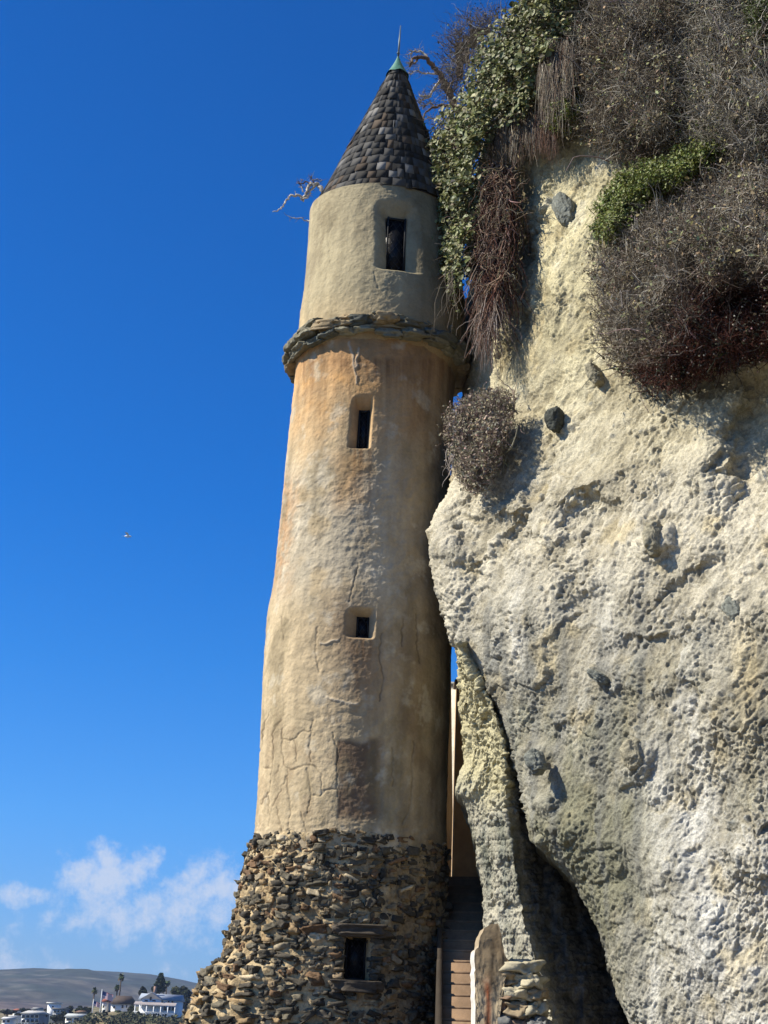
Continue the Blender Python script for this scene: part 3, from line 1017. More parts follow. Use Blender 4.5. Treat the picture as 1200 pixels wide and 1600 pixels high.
while z < zz_top - .02:
    ch = rng.uniform(.062, .10) * (1.1 if z < 2.2 else 1)
    a = -math.pi + rng.uniform(0, .1)
    while a < math.pi:
        left_slab = (a < -.75) and z < 2.55
        ln = rng.uniform(.08, .24)
        if rng.random() < .12: ln *= 1.5
        if left_slab: ln = rng.uniform(.16, .42)
        zc = z + ch / 2 + rng.normal(0, .018)
        r = float(base_r(np.array(a), np.array(zc)))
        da = ln / r
        am = a + da / 2
        a += da * rng.uniform(.93, 1.04)
        if W4['a0'] - .045 < am < W4['a1'] + .045 and W4['zb'] - .13 < zc < W4['zt'] + .13: continue
        if abs(am) > 2.6: continue
        r = float(base_r(np.array(am), np.array(zc)))
        nrm = np.array([math.sin(am), -math.cos(am), 0]); tan = np.array([math.cos(am), math.sin(am), 0]); zz = np.array([0, 0, 1.0])
        tl = rng.normal(0, .22 if not left_slab else .07)
        t2 = tan * math.cos(tl) + zz * math.sin(tl); z2 = zz * math.cos(tl) - tan * math.sin(tl)
        hgt = ch / 2 * rng.uniform(.62, 1.08)
        cen.append(np.array([xc_b, TY, min(zc, zz_top - hgt * .8)]) + nrm * (r + rng.normal(-.060, .018)))
        ax.append([t2, nrm, z2]); sz.append([ln / 2 * rng.uniform(.78, .95), rng.uniform(.06, .10), hgt])
        g = rng.random()
        if g < .40: c0 = lin(70, 66, 58)
        elif g < .62: c0 = lin(98, 93, 80)
        elif g < .78: c0 = lin(104, 83, 62)
        elif g < .93: c0 = lin(136, 117, 88)
        else: c0 = lin(164, 152, 128)
        cl.append(c0 * np.array([1.12, 1.08, 1.0]) * rng.uniform(.6, 1.25))
    z += ch
for sd_, a_ in ((-1, W4['a0'] - .050), (1, W4['a1'] + .050)):     # dressed stones beside the window
    for k in range(7):
        zc = W4['zb'] + (W4['zt'] - W4['zb']) * (k + .5) / 7
        r = float(base_r(np.array(a_), np.array(zc)))
        nrm = np.array([math.sin(a_), -math.cos(a_), 0]); tan = np.array([math.cos(a_), math.sin(a_), 0])
        wl_ = rng.uniform(.050, .075)
        cen.append(np.array([xc_b, TY, zc]) + nrm * (r - .045) + tan * sd_ * (wl_ - .05)); ax.append([tan, nrm, [0, 0, 1.0]]); sz.append([wl_, .08, (W4['zt'] - W4['zb']) / 15])
        cl.append([lin(92, 86, 72), lin(122, 106, 82), lin(78, 74, 64)][rng.integers(3)] * rng.uniform(.7, 1.1))
for k in range(1500):                       # chips pressed into the joints
    am = rng.uniform(-2.2, 2.2); zc = rng.uniform(-.5, zz_top - .05)
    if W4['a0'] - .03 < am < W4['a1'] + .03 and W4['zb'] - .04 < zc < W4['zt'] + .04: continue
    r = float(base_r(np.array(am), np.array(zc)))
    nrm = np.array([math.sin(am), -math.cos(am), 0]); tan = np.array([math.cos(am), math.sin(am), 0]); zz = np.array([0, 0, 1.0])
    cen.append(np.array([xc_b, TY, zc]) + nrm * (r - .012)); ax.append([tan, nrm, zz]); sz.append([rng.uniform(.02, .05), .035, rng.uniform(.014, .03)])
    cl.append([lin(84, 78, 66), lin(120, 104, 80), lin(150, 134, 104), lin(66, 62, 54)][rng.integers(4)] * rng.uniform(.6, 1.1))
mb = MB()
stones(mb, np.array(cen), np.array(ax), np.array(sz), np.array(cl), sup=.50, rough=.34, icos=ICO2, seed=80)
mb.build('cobblestone', M['cobble'], base_o, smooth=True)
# lintel, sill and window of the base
am = (W4['a0'] + W4['a1']) / 2
nrm = np.array([math.sin(am), -math.cos(am), 0]); tan = np.array([math.cos(am), math.sin(am), 0])
rw = float(base_r(np.array(am), np.array((z0 + z1) / 2)))
for nm, zc, wd, hh in (('lintel', z1 + .070, .66, .066), ('window_sill', z0 - .080, .60, .072)):
    mb = MB()
    stones(mb, np.array([np.array([xc_b, TY, zc]) + nrm * (rw - .04) + tan * .01]), np.array([[tan, nrm, [0, 0, 1.0]]]), np.array([[wd / 2, .13, hh]]), np.array([lin(72, 64, 53)]), sup=.5, rough=.22, icos=ICO3, seed=90)
    mb.build(nm, M['stone'], tower, smooth=True)
window_unit((np.array([-1.0, 6]), np.array([xc_b, xc_b]), np.array([rw, rw])), W4, .20, .075)

# ------------------------------------------------------------------ stairs and walls in the gap
mb = MB()
NS = 18
y0s, run, rise = 15.55, .245, .128
zs = P(715, 1612, y0s)[2] - 3 * rise
for k in range(NS):
    zc = zs + (k + 1) * rise
    yk = y0s + (k - 3) * run
    pyk = 1612 - (k - 3) * 15.3
    xl_ = float(P(688, pyk, yk)[0]); xr_ = xl_ + .62
    # tread slab with a small nosing over the riser block
    mb.box(((xl_ + xr_) / 2, yk + run / 2 + .012, (zc - .030 - .9) / 2), (xr_ - xl_, run + .10, zc - .030 + .9), -.30)
    mb.box(((xl_ + xr_) / 2, yk + run / 2 - .010, zc - .015), (xr_ - xl_ + .004, run + .024, .030), -.30)
stair = tag(mb.build('staircase', M['step']), 'brown concrete steps climbing between the tower and the cliff', 'staircase')
# thin dark kerb, added beside the flight to cast shadows on the risers
mb = MB()
for k in range(-6, NS - 3):
    yk = y0s + (k - 3 + .5) * run
    zc = zs + (k + 1) * rise + .12
    xl_ = float(P(688, 1612 - (k - 3) * 15.3, yk)[0]) - .02
    mb.box((xl_, yk, (zc - 1.0) / 2), (.05, run * .998, zc + 1.0), col=lin(58, 50, 40) * (.7 + .4 * rng.random()))
mb.build('shadow_kerb', M['concrete'], stair)
zbk = P(720, 1069, 19.2)[2]
xwl = float(P(712, 1150, 19.2)[0]) + 1.0
mb = MB()
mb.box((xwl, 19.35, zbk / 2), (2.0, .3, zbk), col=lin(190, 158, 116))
mb.box((xwl, 19.35, zbk + .03), (2.06, .36, .06), col=lin(120, 104, 84))
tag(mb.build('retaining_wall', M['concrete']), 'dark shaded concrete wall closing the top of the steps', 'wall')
q = P(707, 1070, 21.5)
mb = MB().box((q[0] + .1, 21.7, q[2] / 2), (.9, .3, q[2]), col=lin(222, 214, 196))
mb.box((q[0] + .1, 21.7, q[2] + .03), (.94, .34, .05), col=lin(150, 150, 146))
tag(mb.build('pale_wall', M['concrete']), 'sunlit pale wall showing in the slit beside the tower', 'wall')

# broken plaster slab beside the stairs
SLAB = [(743, 1640), (743, 1560), (742, 1484), (748, 1480), (750, 1462), (757, 1449), (768, 1445), (778, 1444), (783, 1462), (792, 1502), (786, 1520), (779, 1560), (777, 1640)]
yS = 15.1
front = np.array([P(a, b, yS) for a, b in SLAB])
front[0, 2] = front[-1, 2] = -.2
# densify the outline so that the broken edge can be rough
pts = []
for i in range(len(front)):
    a, b = front[i], front[(i + 1) % len(front)]
    n = max(2, int(np.linalg.norm(b - a) / .03))
    for k in range(n): pts.append(a + (b - a) * k / n)
pts = np.array(pts)
pts += .026 * np.stack([noise(pts * 11, 3), 0 * pts[:, 0], noise(pts * 12, 4)], -1)
n = len(pts)
rows = 44
gridv = []
c0 = pts.mean(0)
ringsF = [pts * (1 - s) + c0 * s for s in np.linspace(0, .97, rows)]
V = np.concatenate([np.concatenate(ringsF), pts + np.array([-.012, .42, 0])])
V[:rows * n, 1] += .022 * fbm(V[:rows * n] / .25, 4, seed=51) + .030 * fbm(V[:rows * n] / .09, 4, seed=52, gain=.6)
V[:, 1] -= .24 * (V[:, 0] - pts[:, 0].min())
fs = grid_faces(rows, n, True)
i = np.arange(n); j = (i + 1) % n
back = rows * n
fs2 = np.stack([i, i + back, j + back, j], -1)
px, py = proj(V)
cS = np.broadcast_to(alb(206, 186, 150), V.shape).copy()
cS = mixc(cS, alb(150, 130, 100), sstep(.0, .3, fbm(V / .2, 4, seed=53)))
cS = mixc(cS, alb(128, 108, 80), .75 * sstep(1535, 1500, py + 30 * fbm(V / .15, 3, seed=57)))
rust = np.exp(-((px - 762 + 5 * noise(V * 6, 54)) / 4.5) ** 2) * sstep(1515, 1560, py)
cS = mixc(cS, lin(150, 70, 28), .85 * rust)
crk = seg_dist(px + 3 * noise(V * 9, 56), py, [(777, 1448), (772, 1475), (769, 1505), (766, 1535), (762, 1600)])
cS = mixc(cS, lin(46, 34, 24) * .6, .9 * np.exp(-(crk / 2.0) ** 2))
cS[back:] = mixc(np.broadcast_to(alb(190, 170, 138), (n, 3)), alb(250, 244, 230), sstep(1478, 1490, py[:n]))
V2 = np.concatenate([V, V[:n] + np.array([0, .004, 0])])        # own vertices for the side faces, their sunlight painted in as white
we = sstep(1478, 1490, py[:n])
cS = np.concatenate([cS, mixc(np.broadcast_to(alb(190, 170, 138), (n, 3)), alb(250, 244, 230), we)])
fs2 = np.stack([i + back + n, i + back, j + back, j + back + n], -1)
tag(mk('stair_wall', V2, [fs, fs2], M['concrete'], col=cS), 'broken plaster slab with rust streak and sunlit white edge beside the steps', 'wall')

# rubble pier right of the slab
mb = MB()
cen, ax, sz, cl = [], [], [], []
RUB = [(812, 1512, 30, 13, 0), (800, 1532, 20, 11, 1), (828, 1535, 20, 12, 0), (796, 1552, 17, 10, 2), (818, 1556, 20, 11, 0), (840, 1553, 15, 9, 1), (790, 1574, 16, 11, 2),
       (812, 1578, 20, 11, 1), (836, 1578, 17, 12, 0), (795, 1596, 20, 12, 3), (822, 1600, 19, 12, 2), (845, 1602, 15, 12, 3), (785, 1618, 18, 12, 1), (812, 1622, 20, 13, 2), (838, 1625, 18, 13, 3)]
for a, b, w, h, g in RUB:
    s = 15.4 * .95 / F
    cen.append(P(a, b, 15.15 - (a - 815) * .0030 + rng.normal(0, .03))); tl = rng.normal(0, .1)
    ax.append([[.9 * math.cos(tl), -.43 * math.cos(tl), math.sin(tl)], [-.43, -.9, 0], [-.9 * math.sin(tl), .43 * math.sin(tl), math.cos(tl)]])
    sz.append([w * s * .98, .17, h * s * .95])
    cl.append([alb(214, 202, 168), alb(180, 160, 126), alb(168, 138, 110), alb(140, 140, 134)][g] * rng.uniform(.8, 1.1))
for k in range(24):   # lower courses, below the frame
    cen.append(P(785 + 68 * rng.random(), 1640 + 170 * rng.random(), 15.2)); ax.append(np.eye(3)); sz.append([.13, .15, .075]); cl.append(lin(150, 130, 104) * rng.uniform(.6, 1.1))
stones(mb, np.array(cen), np.array(ax), np.array(sz), np.array(cl), sup=.66, rough=.34, icos=ICO3, seed=95)
core = P(815, 1600, 15.42)
mb.box((core[0] + .02, 15.42, .95), (.42, .36, 2.4), col=alb(170, 150, 116))
tag(mb.build('rubble_pier', M['stone'], smooth=True), 'small rough rubble stone pier between the plaster slab and the rock', 'pier')

# ------------------------------------------------------------------ cliff
XS = [(-420, 905), (-250, 870), (0, 845), (150, 790), (230, 752), (330, 735), (420, 730), (436, 736), (462, 736), (474, 718), (500, 712), (540, 712), (580, 716), (620, 722), (680, 712), (740, 706), (775, 700), (800, 680),
      (830, 668), (860, 669), (890, 675), (920, 682), (950, 690), (980, 697), (1000, 706), (1050, 738), (1110, 774), (1160, 794), (1190, 799), (1215, 806), (1240, 814), (1265, 820), (1290, 822), (1315, 828),
      (1330, 848), (1380, 898), (1430, 922), (1480, 942), (1530, 955), (1560, 963), (1600, 985), (1700, 1020), (1860, 1080)]
YN = [(-420, 17.9), (0, 17.6), (300, 17.5), (420, 18.2), (500, 18.8), (580, 18.6), (660, 17.2), (700, 16.7), (830, 16.3), (1000, 16.0), (1200, 15.4), (1330, 15.0), (1600, 14.0), (1860, 13.4)]
KS = 1.12


def cliff_plane(px, py):
    xs = interp(XS, py); yn = interp(YN, py)
    # smoothed edge keeps the face itself calm where the outline is jagged
    d = rays(px, py); dn = rays(xs, py)
    c = interp([(-420, 18.9), (0, 18.7), (300, 18.5), (600, 17.8), (830, 17.0), (1000, 16.9), (1200, 16.8), (1400, 16.7), (1600, 16.6), (1860, 16.5)], py)
    return c / (1 + KS * d[..., 0] / d[..., 1])


# explicit lumps (+) and hollows (-) on the face: photo px, py, rx, ry, metres, rotation
LUMPS = [(920, 812, 42, 40, -.42, 0), (905, 752, 60, 20, .16, -20), (1022, 838, 20, 36, .24, 0), (800, 786, 26, 16, .2, -30), (818, 838, 22, 20, -.2, 0), (770, 800, 40, 16, .16, -20),
         (690, 850, 34, 26, .22, 0), (735, 812, 30, 22, -.16, 0), (988, 1185, 26, 34, .25, 20), (1180, 690, 44, 95, -.65, 12), (1120, 720, 50, 60, .12, 0), (925, 945, 30, 30, -.16, 0),
         (1100, 905, 70, 22, -.14, -30), (1000, 1010, 60, 14, -.1, -8), (870, 1115, 24, 14, .12, 0), (1060, 1430, 40, 120, .26, -18), (1130, 1500, 34, 90, .14, -20),
         (1010, 1420, 26, 90, -.18, -22), (880, 1290, 22, 20, .16, 0), (850, 1255, 20, 18, .2, 0), (815, 1285, 14, 24, .18, 0), (1040, 1060, 34, 24, .12, 0), (1150, 1120, 50, 40, .16, 0), (1190, 1040, 30, 60, -.16, 0),
         (795, 340, 34, 95, -.75, 0), (880, 560, 60, 40, .10, 0), (930, 600, 30, 14, .12, -30), (1110, 1260, 40, 60, -.12, 0), (1170, 1330, 40, 60, .18, 0), (800, 950, 50, 40, .14, 0), (760, 900, 26, 30, -.12, 0),
         (860, 470, 14, 60, .12, 0), (812, 490, 14, 26, -.3, 0), (990, 900, 26, 50, .1, 10), (1090, 600, 60, 16, -.18, -10), (830, 1180, 26, 26, .16, 0)]


def lumps(px, py, warp=True):
    qx, qy = px, py
    if warp:
        q = np.stack([px / 45, py / 45, px * 0], -1)
        qx = px + 13 * fbm(q, 3, seed=71) * 2; qy = py + 13 * fbm(q + 31, 3, seed=72) * 2
    h = np.zeros(px.shape)
    for a, b, rx, ry, amp, rot in LUMPS:
        c, s = math.cos(R(rot)), math.sin(R(rot))
        dx, dy = qx - a, qy - b
        u, v = (dx * c + dy * s) / rx, (-dx * s + dy * c) / ry
        h += amp * np.exp(-(u * u + v * v) ** 1.6 * .8)
    return .68 * h


def grid_normals(V):
    du = np.gradient(V, axis=1); dv = np.gradient(V, axis=0)
    n = np.cross(du, dv)
    n /= np.linalg.norm(n, axis=2, keepdims=True) + 1e-12
    return n


def rock_detail(p, su, tz, strength=1.0):
    """crumbly conglomerate relief in metres, and pebble mask/colour value"""
    gz = (tz * .80 + su * .60) ; gs = (su * .80 - tz * .60)
    q = np.stack([gs * 1.45, p[..., 1] * .6, gz * .72], -1)
    w = q + .05 * np.stack([noise(q / .2, 201), noise(q / .2, 202), noise(q / .2, 203)], -1)
    h = .024 * fbm(w / .50, 4, seed=110, gain=.55) + .010 * fbm(w / .17, 4, seed=111, gain=.6) + .017 * fbm(w / .055, 3, seed=112, gain=.65)
    # crumbly lumps with creases between
    h = h + .006 * (.3 - np.abs(noise(w / .20, 113))) + .016 * (.3 - np.abs(noise(w / .085, 114))) + .009 * noise(w / .045, 115) + .009 * noise(p / .028, 116)
    # broken slanting beds
    bed = p @ np.array([.35, -.2, .9])
    bq = np.stack([su * 1.2, bed * 7.5, su * 0], -1) + 1.1 * np.stack([noise(p / .4, 204), noise(p / .4, 205), 0 * su], -1)
    bm = sstep(-.05, .25, fbm(p / 1.3, 3, seed=206))
    h = h + .018 * bm * fbm(bq, 3, seed=207, ridged=True)
    # broken planes: angular plates standing proud of each other
    wq = np.stack([noise(p / .35, 221), noise(p / .35, 222)], -1); wr_ = np.stack([noise(p / .09, 223), noise(p / .09, 224)], -1)
    for cs_, amp_, sd_ in ((.80, .055, 31), (.28, .022, 32)):
        a1, a2, av = worley2(gs / cs_ + .45 * wq[..., 0] + .10 * wr_[..., 0], gz / (cs_ * 1.5) + .45 * wq[..., 1] + .10 * wr_[..., 1], sd_)
        h = h + amp_ * (av - .5) * sstep(0, .16, a2 - a1) - .25 * amp_ * np.exp(-((a2 - a1) / .05) ** 2)
    f1, f2, rv = worley2(su / .13 + .35 * noise(p / .2, 208), tz / .13 + .35 * noise(p / .2, 209), 5)
    peb = np.where(rv > .86, np.clip(1 - (f1 / (.16 + .9 * (rv - .86))) ** 2, 0, 1), 0)
    h = h + .014 * np.sqrt(peb)
    k1, k2, kv = worley2(gs / .07 + .4 * noise(p / .12, 210), gz / .15 + .4 * noise(p / .12, 211), 8)
    pit = np.where(kv > .90, np.clip(1 - (k1 / (.10 + kv * .22)) ** 2, 0, 1), 0)
    h = h - .016 * pit
    h = h * (.64 + .74 * sstep(-.22, .20, fbm(p / .8, 3, seed=212)))
    return h * strength, peb, rv


def rock_colour(px, py, p, su, tz, h, peb, rv):
    yel = alb(226, 214, 168); cream = alb(224, 215, 190); grey = alb(192, 188, 172); white = alb(240, 236, 222); green = alb(168, 167, 142); blue = alb(166, 168, 162); tan = alb(216, 196, 146)
    n1 = fbm(p / 1.1, 4, seed=120); n2 = fbm(p / .4, 4, seed=121); n3 = fbm(p / .13, 4, seed=122)
    stv = fbm(np.stack([su / .35, tz / 3.0, su * 0], -1), 4, seed=123)
    c = np.broadcast_to(cream, p.shape).copy()
    c = mixc(c, yel, sstep(820, 480, py + 120 * n1) * .85)
    low = sstep(860, 1100, py + 160 * n1)
    c = mixc(c, grey, low * .65)
    c = mixc(c, green, sstep(.0, .3, n1 + .3 * n2 - .02) * sstep(950, 1120, py) * .65)
    wr = sstep(1120, 1350, py + 100 * n1) * sstep(960, 1110, px + 60 * n2)
    c = mixc(c, white, np.clip(wr * (.7 + 1.3 * stv + n2), 0, .92))
    c = mixc(c, white, np.clip(sstep(.05, .35, stv) * sstep(840, 1000, py) * .6, 0, 1))
    c = mixc(c, alb(150, 150, 124), np.clip(.7 * np.exp(-((px - 930) / 90) ** 2 - ((py - 1300) / 90) ** 2 + 1.5 * n2), 0, .75))
    c = mixc(c, white, np.clip(.9 * np.exp(-((px - 1090 - (py - 1400) * .2) / 55) ** 2 - ((py - 1400) / 170) ** 2 + 1.5 * n2 + stv), 0, .85))
    c = mixc(c, white, np.clip(.7 * np.exp(-((px - 945 + 14 * n1) / 22) ** 2 - ((py - 1040) / 110) ** 2 + stv), 0, .7))
    c = mixc(c, blue, .5 * sstep(.18, .4, fbm(p / .7, 4, seed=124)) * sstep(880, 1000, py))
    c = mixc(c, tan, .75 * np.exp(-(((px - 1185) / 50) ** 2 + ((py - 1060) / 110) ** 2)))
    c = mixc(c, tan, .5 * sstep(.16, .36, fbm(p / .5, 3, seed=125)))
    c = mixc(c, alb(242, 234, 206), .5 * sstep(.1, .4, n2) * sstep(700, 500, py))
    pc = np.where((rv > .96)[..., None], alb(140, 144, 140), np.where((rv > .93)[..., None], alb(180, 168, 140), alb(226, 216, 186)))
    c = mixc(c, 0, 0 * n1) if False else c
    t = (np.clip(peb * 2.5, 0, 1) * .6)[..., None]
    c = c * (1 - t) + pc * t
    sp = sstep(.10, .30, fbm(p * np.array([1, 1, .7]) / .16, 4, seed=127, gain=.62)) * sstep(900, 1250, py + 120 * n1)
    c = mixc(c, alb(104, 104, 92), .62 * sp * (1 - .45 * wr))
    crease = sstep(-.2, -.9, (h - .02) / .05)
    c = mixc(c, alb(150, 138, 108), .5 * crease)
    dk = sstep(.14, .34, fbm(p / .30, 4, seed=126))
    c = mixc(c, alb(140, 132, 108), .42 * dk)
    # grey and rusty weathering streaks following the tilted beds
    gz = tz * .80 + su * .60; gs = su * .80 - tz * .60
    sk = fbm(np.stack([gs / .16, gz / 1.5, su * 0], -1), 4, seed=128)
    c = mixc(c, alb(126, 122, 106), np.clip(1.6 * sk, 0, .55) * (.35 + .65 * sstep(850, 1150, py)) * (1 - .75 * wr))
    gm = np.clip(1.1 * np.exp(-((px - 905) / 105) ** 2 - ((py - 1370) / 210) ** 2 + 1.6 * n2 + .8 * n1), 0, .85)
    c = mixc(c, alb(140, 137, 112), gm)
    vs_ = fbm(np.stack([su / .22, tz / 4.0, su * 0 + 5], -1), 4, seed=129)
    c = mixc(c, alb(132, 132, 124), np.clip(2.2 * vs_, 0, .6) * sstep(860, 980, py) * (1 - .6 * wr))
    c = c * KC
    return c * (1 + .34 * n3 + .20 * n2)[..., None]


def build_cliff():
    rows = np.concatenate([np.linspace(-420, -40, 90)[:-1], np.linspace(-40, 1640, 1130), np.linspace(1640, 1860, 40)[1:]])
    u = np.concatenate([np.linspace(0, 1, 440) ** 1.04, 1 + np.linspace(0, 1, 30)[1:] * 1.1])
    PYg, U = np.meshgrid(rows, u, indexing='ij')
    xs = interp(XS, PYg)
    PX = xs + U * (1330 - xs)
    Yp = cliff_plane(PX, PYg)
    # the free edge sits at its own depth and rounds into the face
    xe = (PX - xs)
    yn = interp(YN, PYg)
    w = np.exp(-xe / 60.0)
    Yp = Yp * (1 - w) + np.minimum(yn, Yp + 1.6) * w + .45 * np.exp(-xe / 9.0)
    face = sstep(0, 50, xe)
    p0 = P(PX, PYg, Yp)
    big = .20 * fbm(p0 / 2.6, 3, seed=101) + .09 * fbm(p0 * np.array([1, 1, .55]) / .95, 4, seed=102)
    big = big * (.25 + .75 * face) + lumps(PX, PYg)
    V = P(PX, PYg, Yp - big)
    su = V[..., 0] * .745 - V[..., 1] * .667; tz = V[..., 2]
    h, peb, rv = rock_detail(V, su, tz)
    nrm = grid_normals(V)
    nrm = nrm * np.sign((nrm * (EYE - V)).sum(-1))[..., None]
    V = V + nrm * (h * 1.25)[..., None]
    col = rock_colour(PX, PYg, V, su, tz, h, peb, rv)
    # back-turned side behind the free edge
    nb = 16
    t = (np.linspace(1, 0, nb + 1)[:-1] ** 1.5)[None, :, None]
    e = V[:, :1]
    k = (np.linspace(1, 0, nb + 1)[:-1])[None, :]
    side = e + np.stack([.25 * k * 6 * np.ones((len(rows), 1)), 6.0 * k * np.ones((len(rows), 1)), 0 * k * np.ones((len(rows), 1))], -1) * t ** .33
    side = side + (.16 * fbm(side / .6, 4, seed=131) * (1 - (1 - k) ** 6))[..., None]
    sc = np.repeat(col[:, :1], nb, 1) * .9
    V = np.concatenate([side, V], 1); col = np.concatenate([sc, col], 1)
    # top: rows running back onto the plateau
    topr = V[0]
    back = [topr + np.array([.35 * q, 1.0 * q, .18 * q]) for q in (14, 9, 5, 2.5, 1.0)]
    V = np.concatenate([np.stack(back), V]); col = np.concatenate([np.repeat(col[:1], 5, 0), col])
    return V, col


Vc, cc = build_cliff()
cliff = tag(mk('cliff', Vc, grid_faces(Vc.shape[0], Vc.shape[1]), M['rock'], col=cc.reshape(-1, 3), smooth=True), 'tall crumbling pale sandstone cliff face right of the tower', 'cliff', kind='structure')


def cliff_y(px, py):
    return cliff_plane(px, py) - lumps(px, py, False) * .8


# stones set in the cliff face
ES = [(882, 328, 14, 32, 22, 0), (868, 656, 11, 19, 4, 1), (930, 585, 9, 20, 25, 2), (1150, 958, 12, 22, 28, 0), (1022, 842, 12, 24, 0, 2), (990, 1180, 15, 22, 15, 2), (838, 1192, 10, 16, 25, 0), (935, 1058, 14, 6, -35, 0)]
for a, b, rx, ry, rot, g in ES:
    y = float(cliff_y(np.array([float(a)]), np.array([float(b)]))[0])
    s = y * 1.02 / F
    c = P(a, b, y + .03)
    t1 = np.array([.745, -.667, 0]); n_ = np.array([-.667, -.745, 0]); z_ = np.array([0, 0, 1.0])
    q = R(rot)
    ax = np.array([[t1 * math.cos(q) + z_ * math.sin(q), n_, z_ * math.cos(q) - t1 * math.sin(q)]])
    mb = MB()
    rock_lump(mb, c, ax[0], [rx * s * 1.2, .11, ry * s * 1.12], [alb(146, 148, 136), alb(92, 94, 86), alb(176, 168, 142)][g] * KC, 140 + a % 97)
    mb.build('embedded_stone', M['rock'], cliff, smooth=True)

# ---- rock fin in front of the stairs, with a deep gully behind its crest
FL = [(960, 712), (1000, 713), (1040, 720), (1080, 724), (1110, 721), (1150, 724), (1190, 727), (1212, 717), (1236, 711), (1258, 727), (1290, 735), (1330, 743), (1360, 749), (1400, 753), (1480, 754), (1600, 750), (1860, 745)]
FC = [(960, 713), (1000, 716), (1050, 735), (1080, 755), (1110, 771), (1150, 784), (1190, 790), (1230, 790), (1260, 786), (1290, 794), (1320, 800), (1380, 808), (1420, 815), (1460, 825), (1500, 838), (1540, 850), (1580, 860), (1620, 866), (1860, 910)]


def build_fin():
    rows = np.linspace(1004, 1860, 680)
    a = np.linspace(0, 1, 130); b = np.linspace(0, 1, 170)[1:]
    PYg = np.repeat(rows[:, None], 130, 1)
    xl = interp(FL, PYg); xc = interp(FC, PYg)
    A = np.repeat(a[None], len(rows), 0)
    jz = np.stack([rows / 16, rows * 0, rows * 0], -1)
    xl = xl + (5 * fbm(jz, 4, seed=159))[:, None]; xc = xc + (9 * fbm(jz + 50, 4, seed=160))[:, None]
    PXl = xl + (xc - xl) * A
    # towards the crest the rock comes forward
    Yl = 16.75 - .95 * A ** .8
    PYg2 = np.repeat(rows[:, None], len(b), 1)
    B = np.repeat(b[None], len(rows), 0)
    xc2 = interp(FC, PYg2) + (9 * fbm(jz + 50, 4, seed=160))[:, None]
    PXr = xc2 + B * 230
    Yr = 15.80 + 1.9 * B ** .75
    PX = np.concatenate([PXl, PXr], 1); PYa = np.concatenate([PYg, PYg2], 1); Y = np.concatenate([Yl, Yr], 1)
    p0 = P(PX, PYa, Y)
    big = .34 * fbm(p0 * np.array([1, 1, .7]) / .6, 5, seed=151, gain=.55)
    big[:, 130:] += .22 * fbm(p0[:, 130:] * np.array([1, 1, .45]) / .35, 4, seed=157)
    V = P(PX, PYa, Y - big * .8)
    su = V[..., 0] * .8 - V[..., 1] * .6; tz = V[..., 2]
    h, peb, rv = rock_detail(V, su, tz)
    nrm = grid_normals(V); nrm = nrm * np.sign((nrm * (EYE - V)).sum(-1))[..., None]
    knob = sstep(1330, 1180, PYa)
    V = V + nrm * (h * (1.0 + .7 * knob) + .028 * knob * fbm(V / .16, 3, seed=158))[..., None]
    cy = alb(220, 210, 166); cg = alb(212, 206, 184)
    n1 = fbm(V / .5, 4, seed=152); n3 = fbm(V / .12, 4, seed=153)
    st = fbm(np.stack([su / .16, tz / 1.6, su * 0], -1), 4, seed=154)
    c = mixc(np.broadcast_to(cg, V.shape), cy, sstep(1290, 1200, PYa + 90 * n1) * .9)
    c = mixc(c, alb(236, 228, 200), np.clip(st * 2.2, 0, .8) * sstep(1240, 1320, PYa))
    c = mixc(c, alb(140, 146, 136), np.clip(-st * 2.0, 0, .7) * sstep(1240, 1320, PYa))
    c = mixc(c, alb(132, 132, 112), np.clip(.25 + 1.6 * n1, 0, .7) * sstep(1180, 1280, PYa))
    c = c * KC * .92 * (1 + .3 * n3 + .25 * n1)[..., None]
    gully_shade = sstep(0, 1, B * 9)          # gully shadow deepened in the rock colour
    c[:, 130:] = mixc(c[:, 130:], np.broadcast_to(alb(162, 160, 150), c[:, 130:].shape) * (.55 + .8 * n3[:, 130:] + .5 * st[:, 130:])[..., None], gully_shade)
    nb = 12
    k = np.linspace(1, 0, nb + 1)[:-1][None, :]
    o1 = np.ones((len(rows), 1))
    side = V[:, :1] + np.stack([.12 * k * 4 * o1, 4.0 * k * o1, 0 * k * o1], -1)
    side = side + (.12 * fbm(side / .5, 4, seed=155) * (1 - (1 - k) ** 6))[..., None]
    return np.concatenate([side, V], 1), np.concatenate([np.repeat(c[:, :1], nb, 1), c], 1)


Vf, cf = build_fin()
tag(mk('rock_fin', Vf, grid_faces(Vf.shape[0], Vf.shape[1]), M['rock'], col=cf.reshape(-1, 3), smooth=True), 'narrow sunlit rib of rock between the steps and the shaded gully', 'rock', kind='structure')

# ------------------------------------------------------------------ vegetation on the cliff
OUT = np.array([-.62, -.72, .30])
OUT /= np.linalg.norm(OUT)


def bush_points(poly, n, thick, soft=60.0, lift=0.0, skew=1.0, hollow=None):
    px, py = sample_poly(poly, n)
    d = np.clip(dist_poly(px, py, poly) / soft, 0, 1)
    lumpy = 1 + 1.3 * fbm(np.stack([px / 42, py / 42, px * 0 + 3], -1), 3, seed=163) + .5 * noise(np.stack([px / 14, py / 14, px * 0], -1), 164)
    full = thick * np.sqrt(d * (2 - d)) * np.clip(lumpy, .25, 1.7)
    if hollow: full = full * (1 - .85 * np.exp(-((px - hollow[0]) / hollow[2]) ** 2 - ((py - hollow[1]) / hollow[3]) ** 2))
    ed = d < .35
    px = px + ed * rng.normal(0, 6, n); py = py + ed * rng.normal(0, 6, n)
    f = rng.random(n) ** skew
    return px, py, P(px, py, cliff_plane(px, py) - lift - full * (1 - f)), d, f


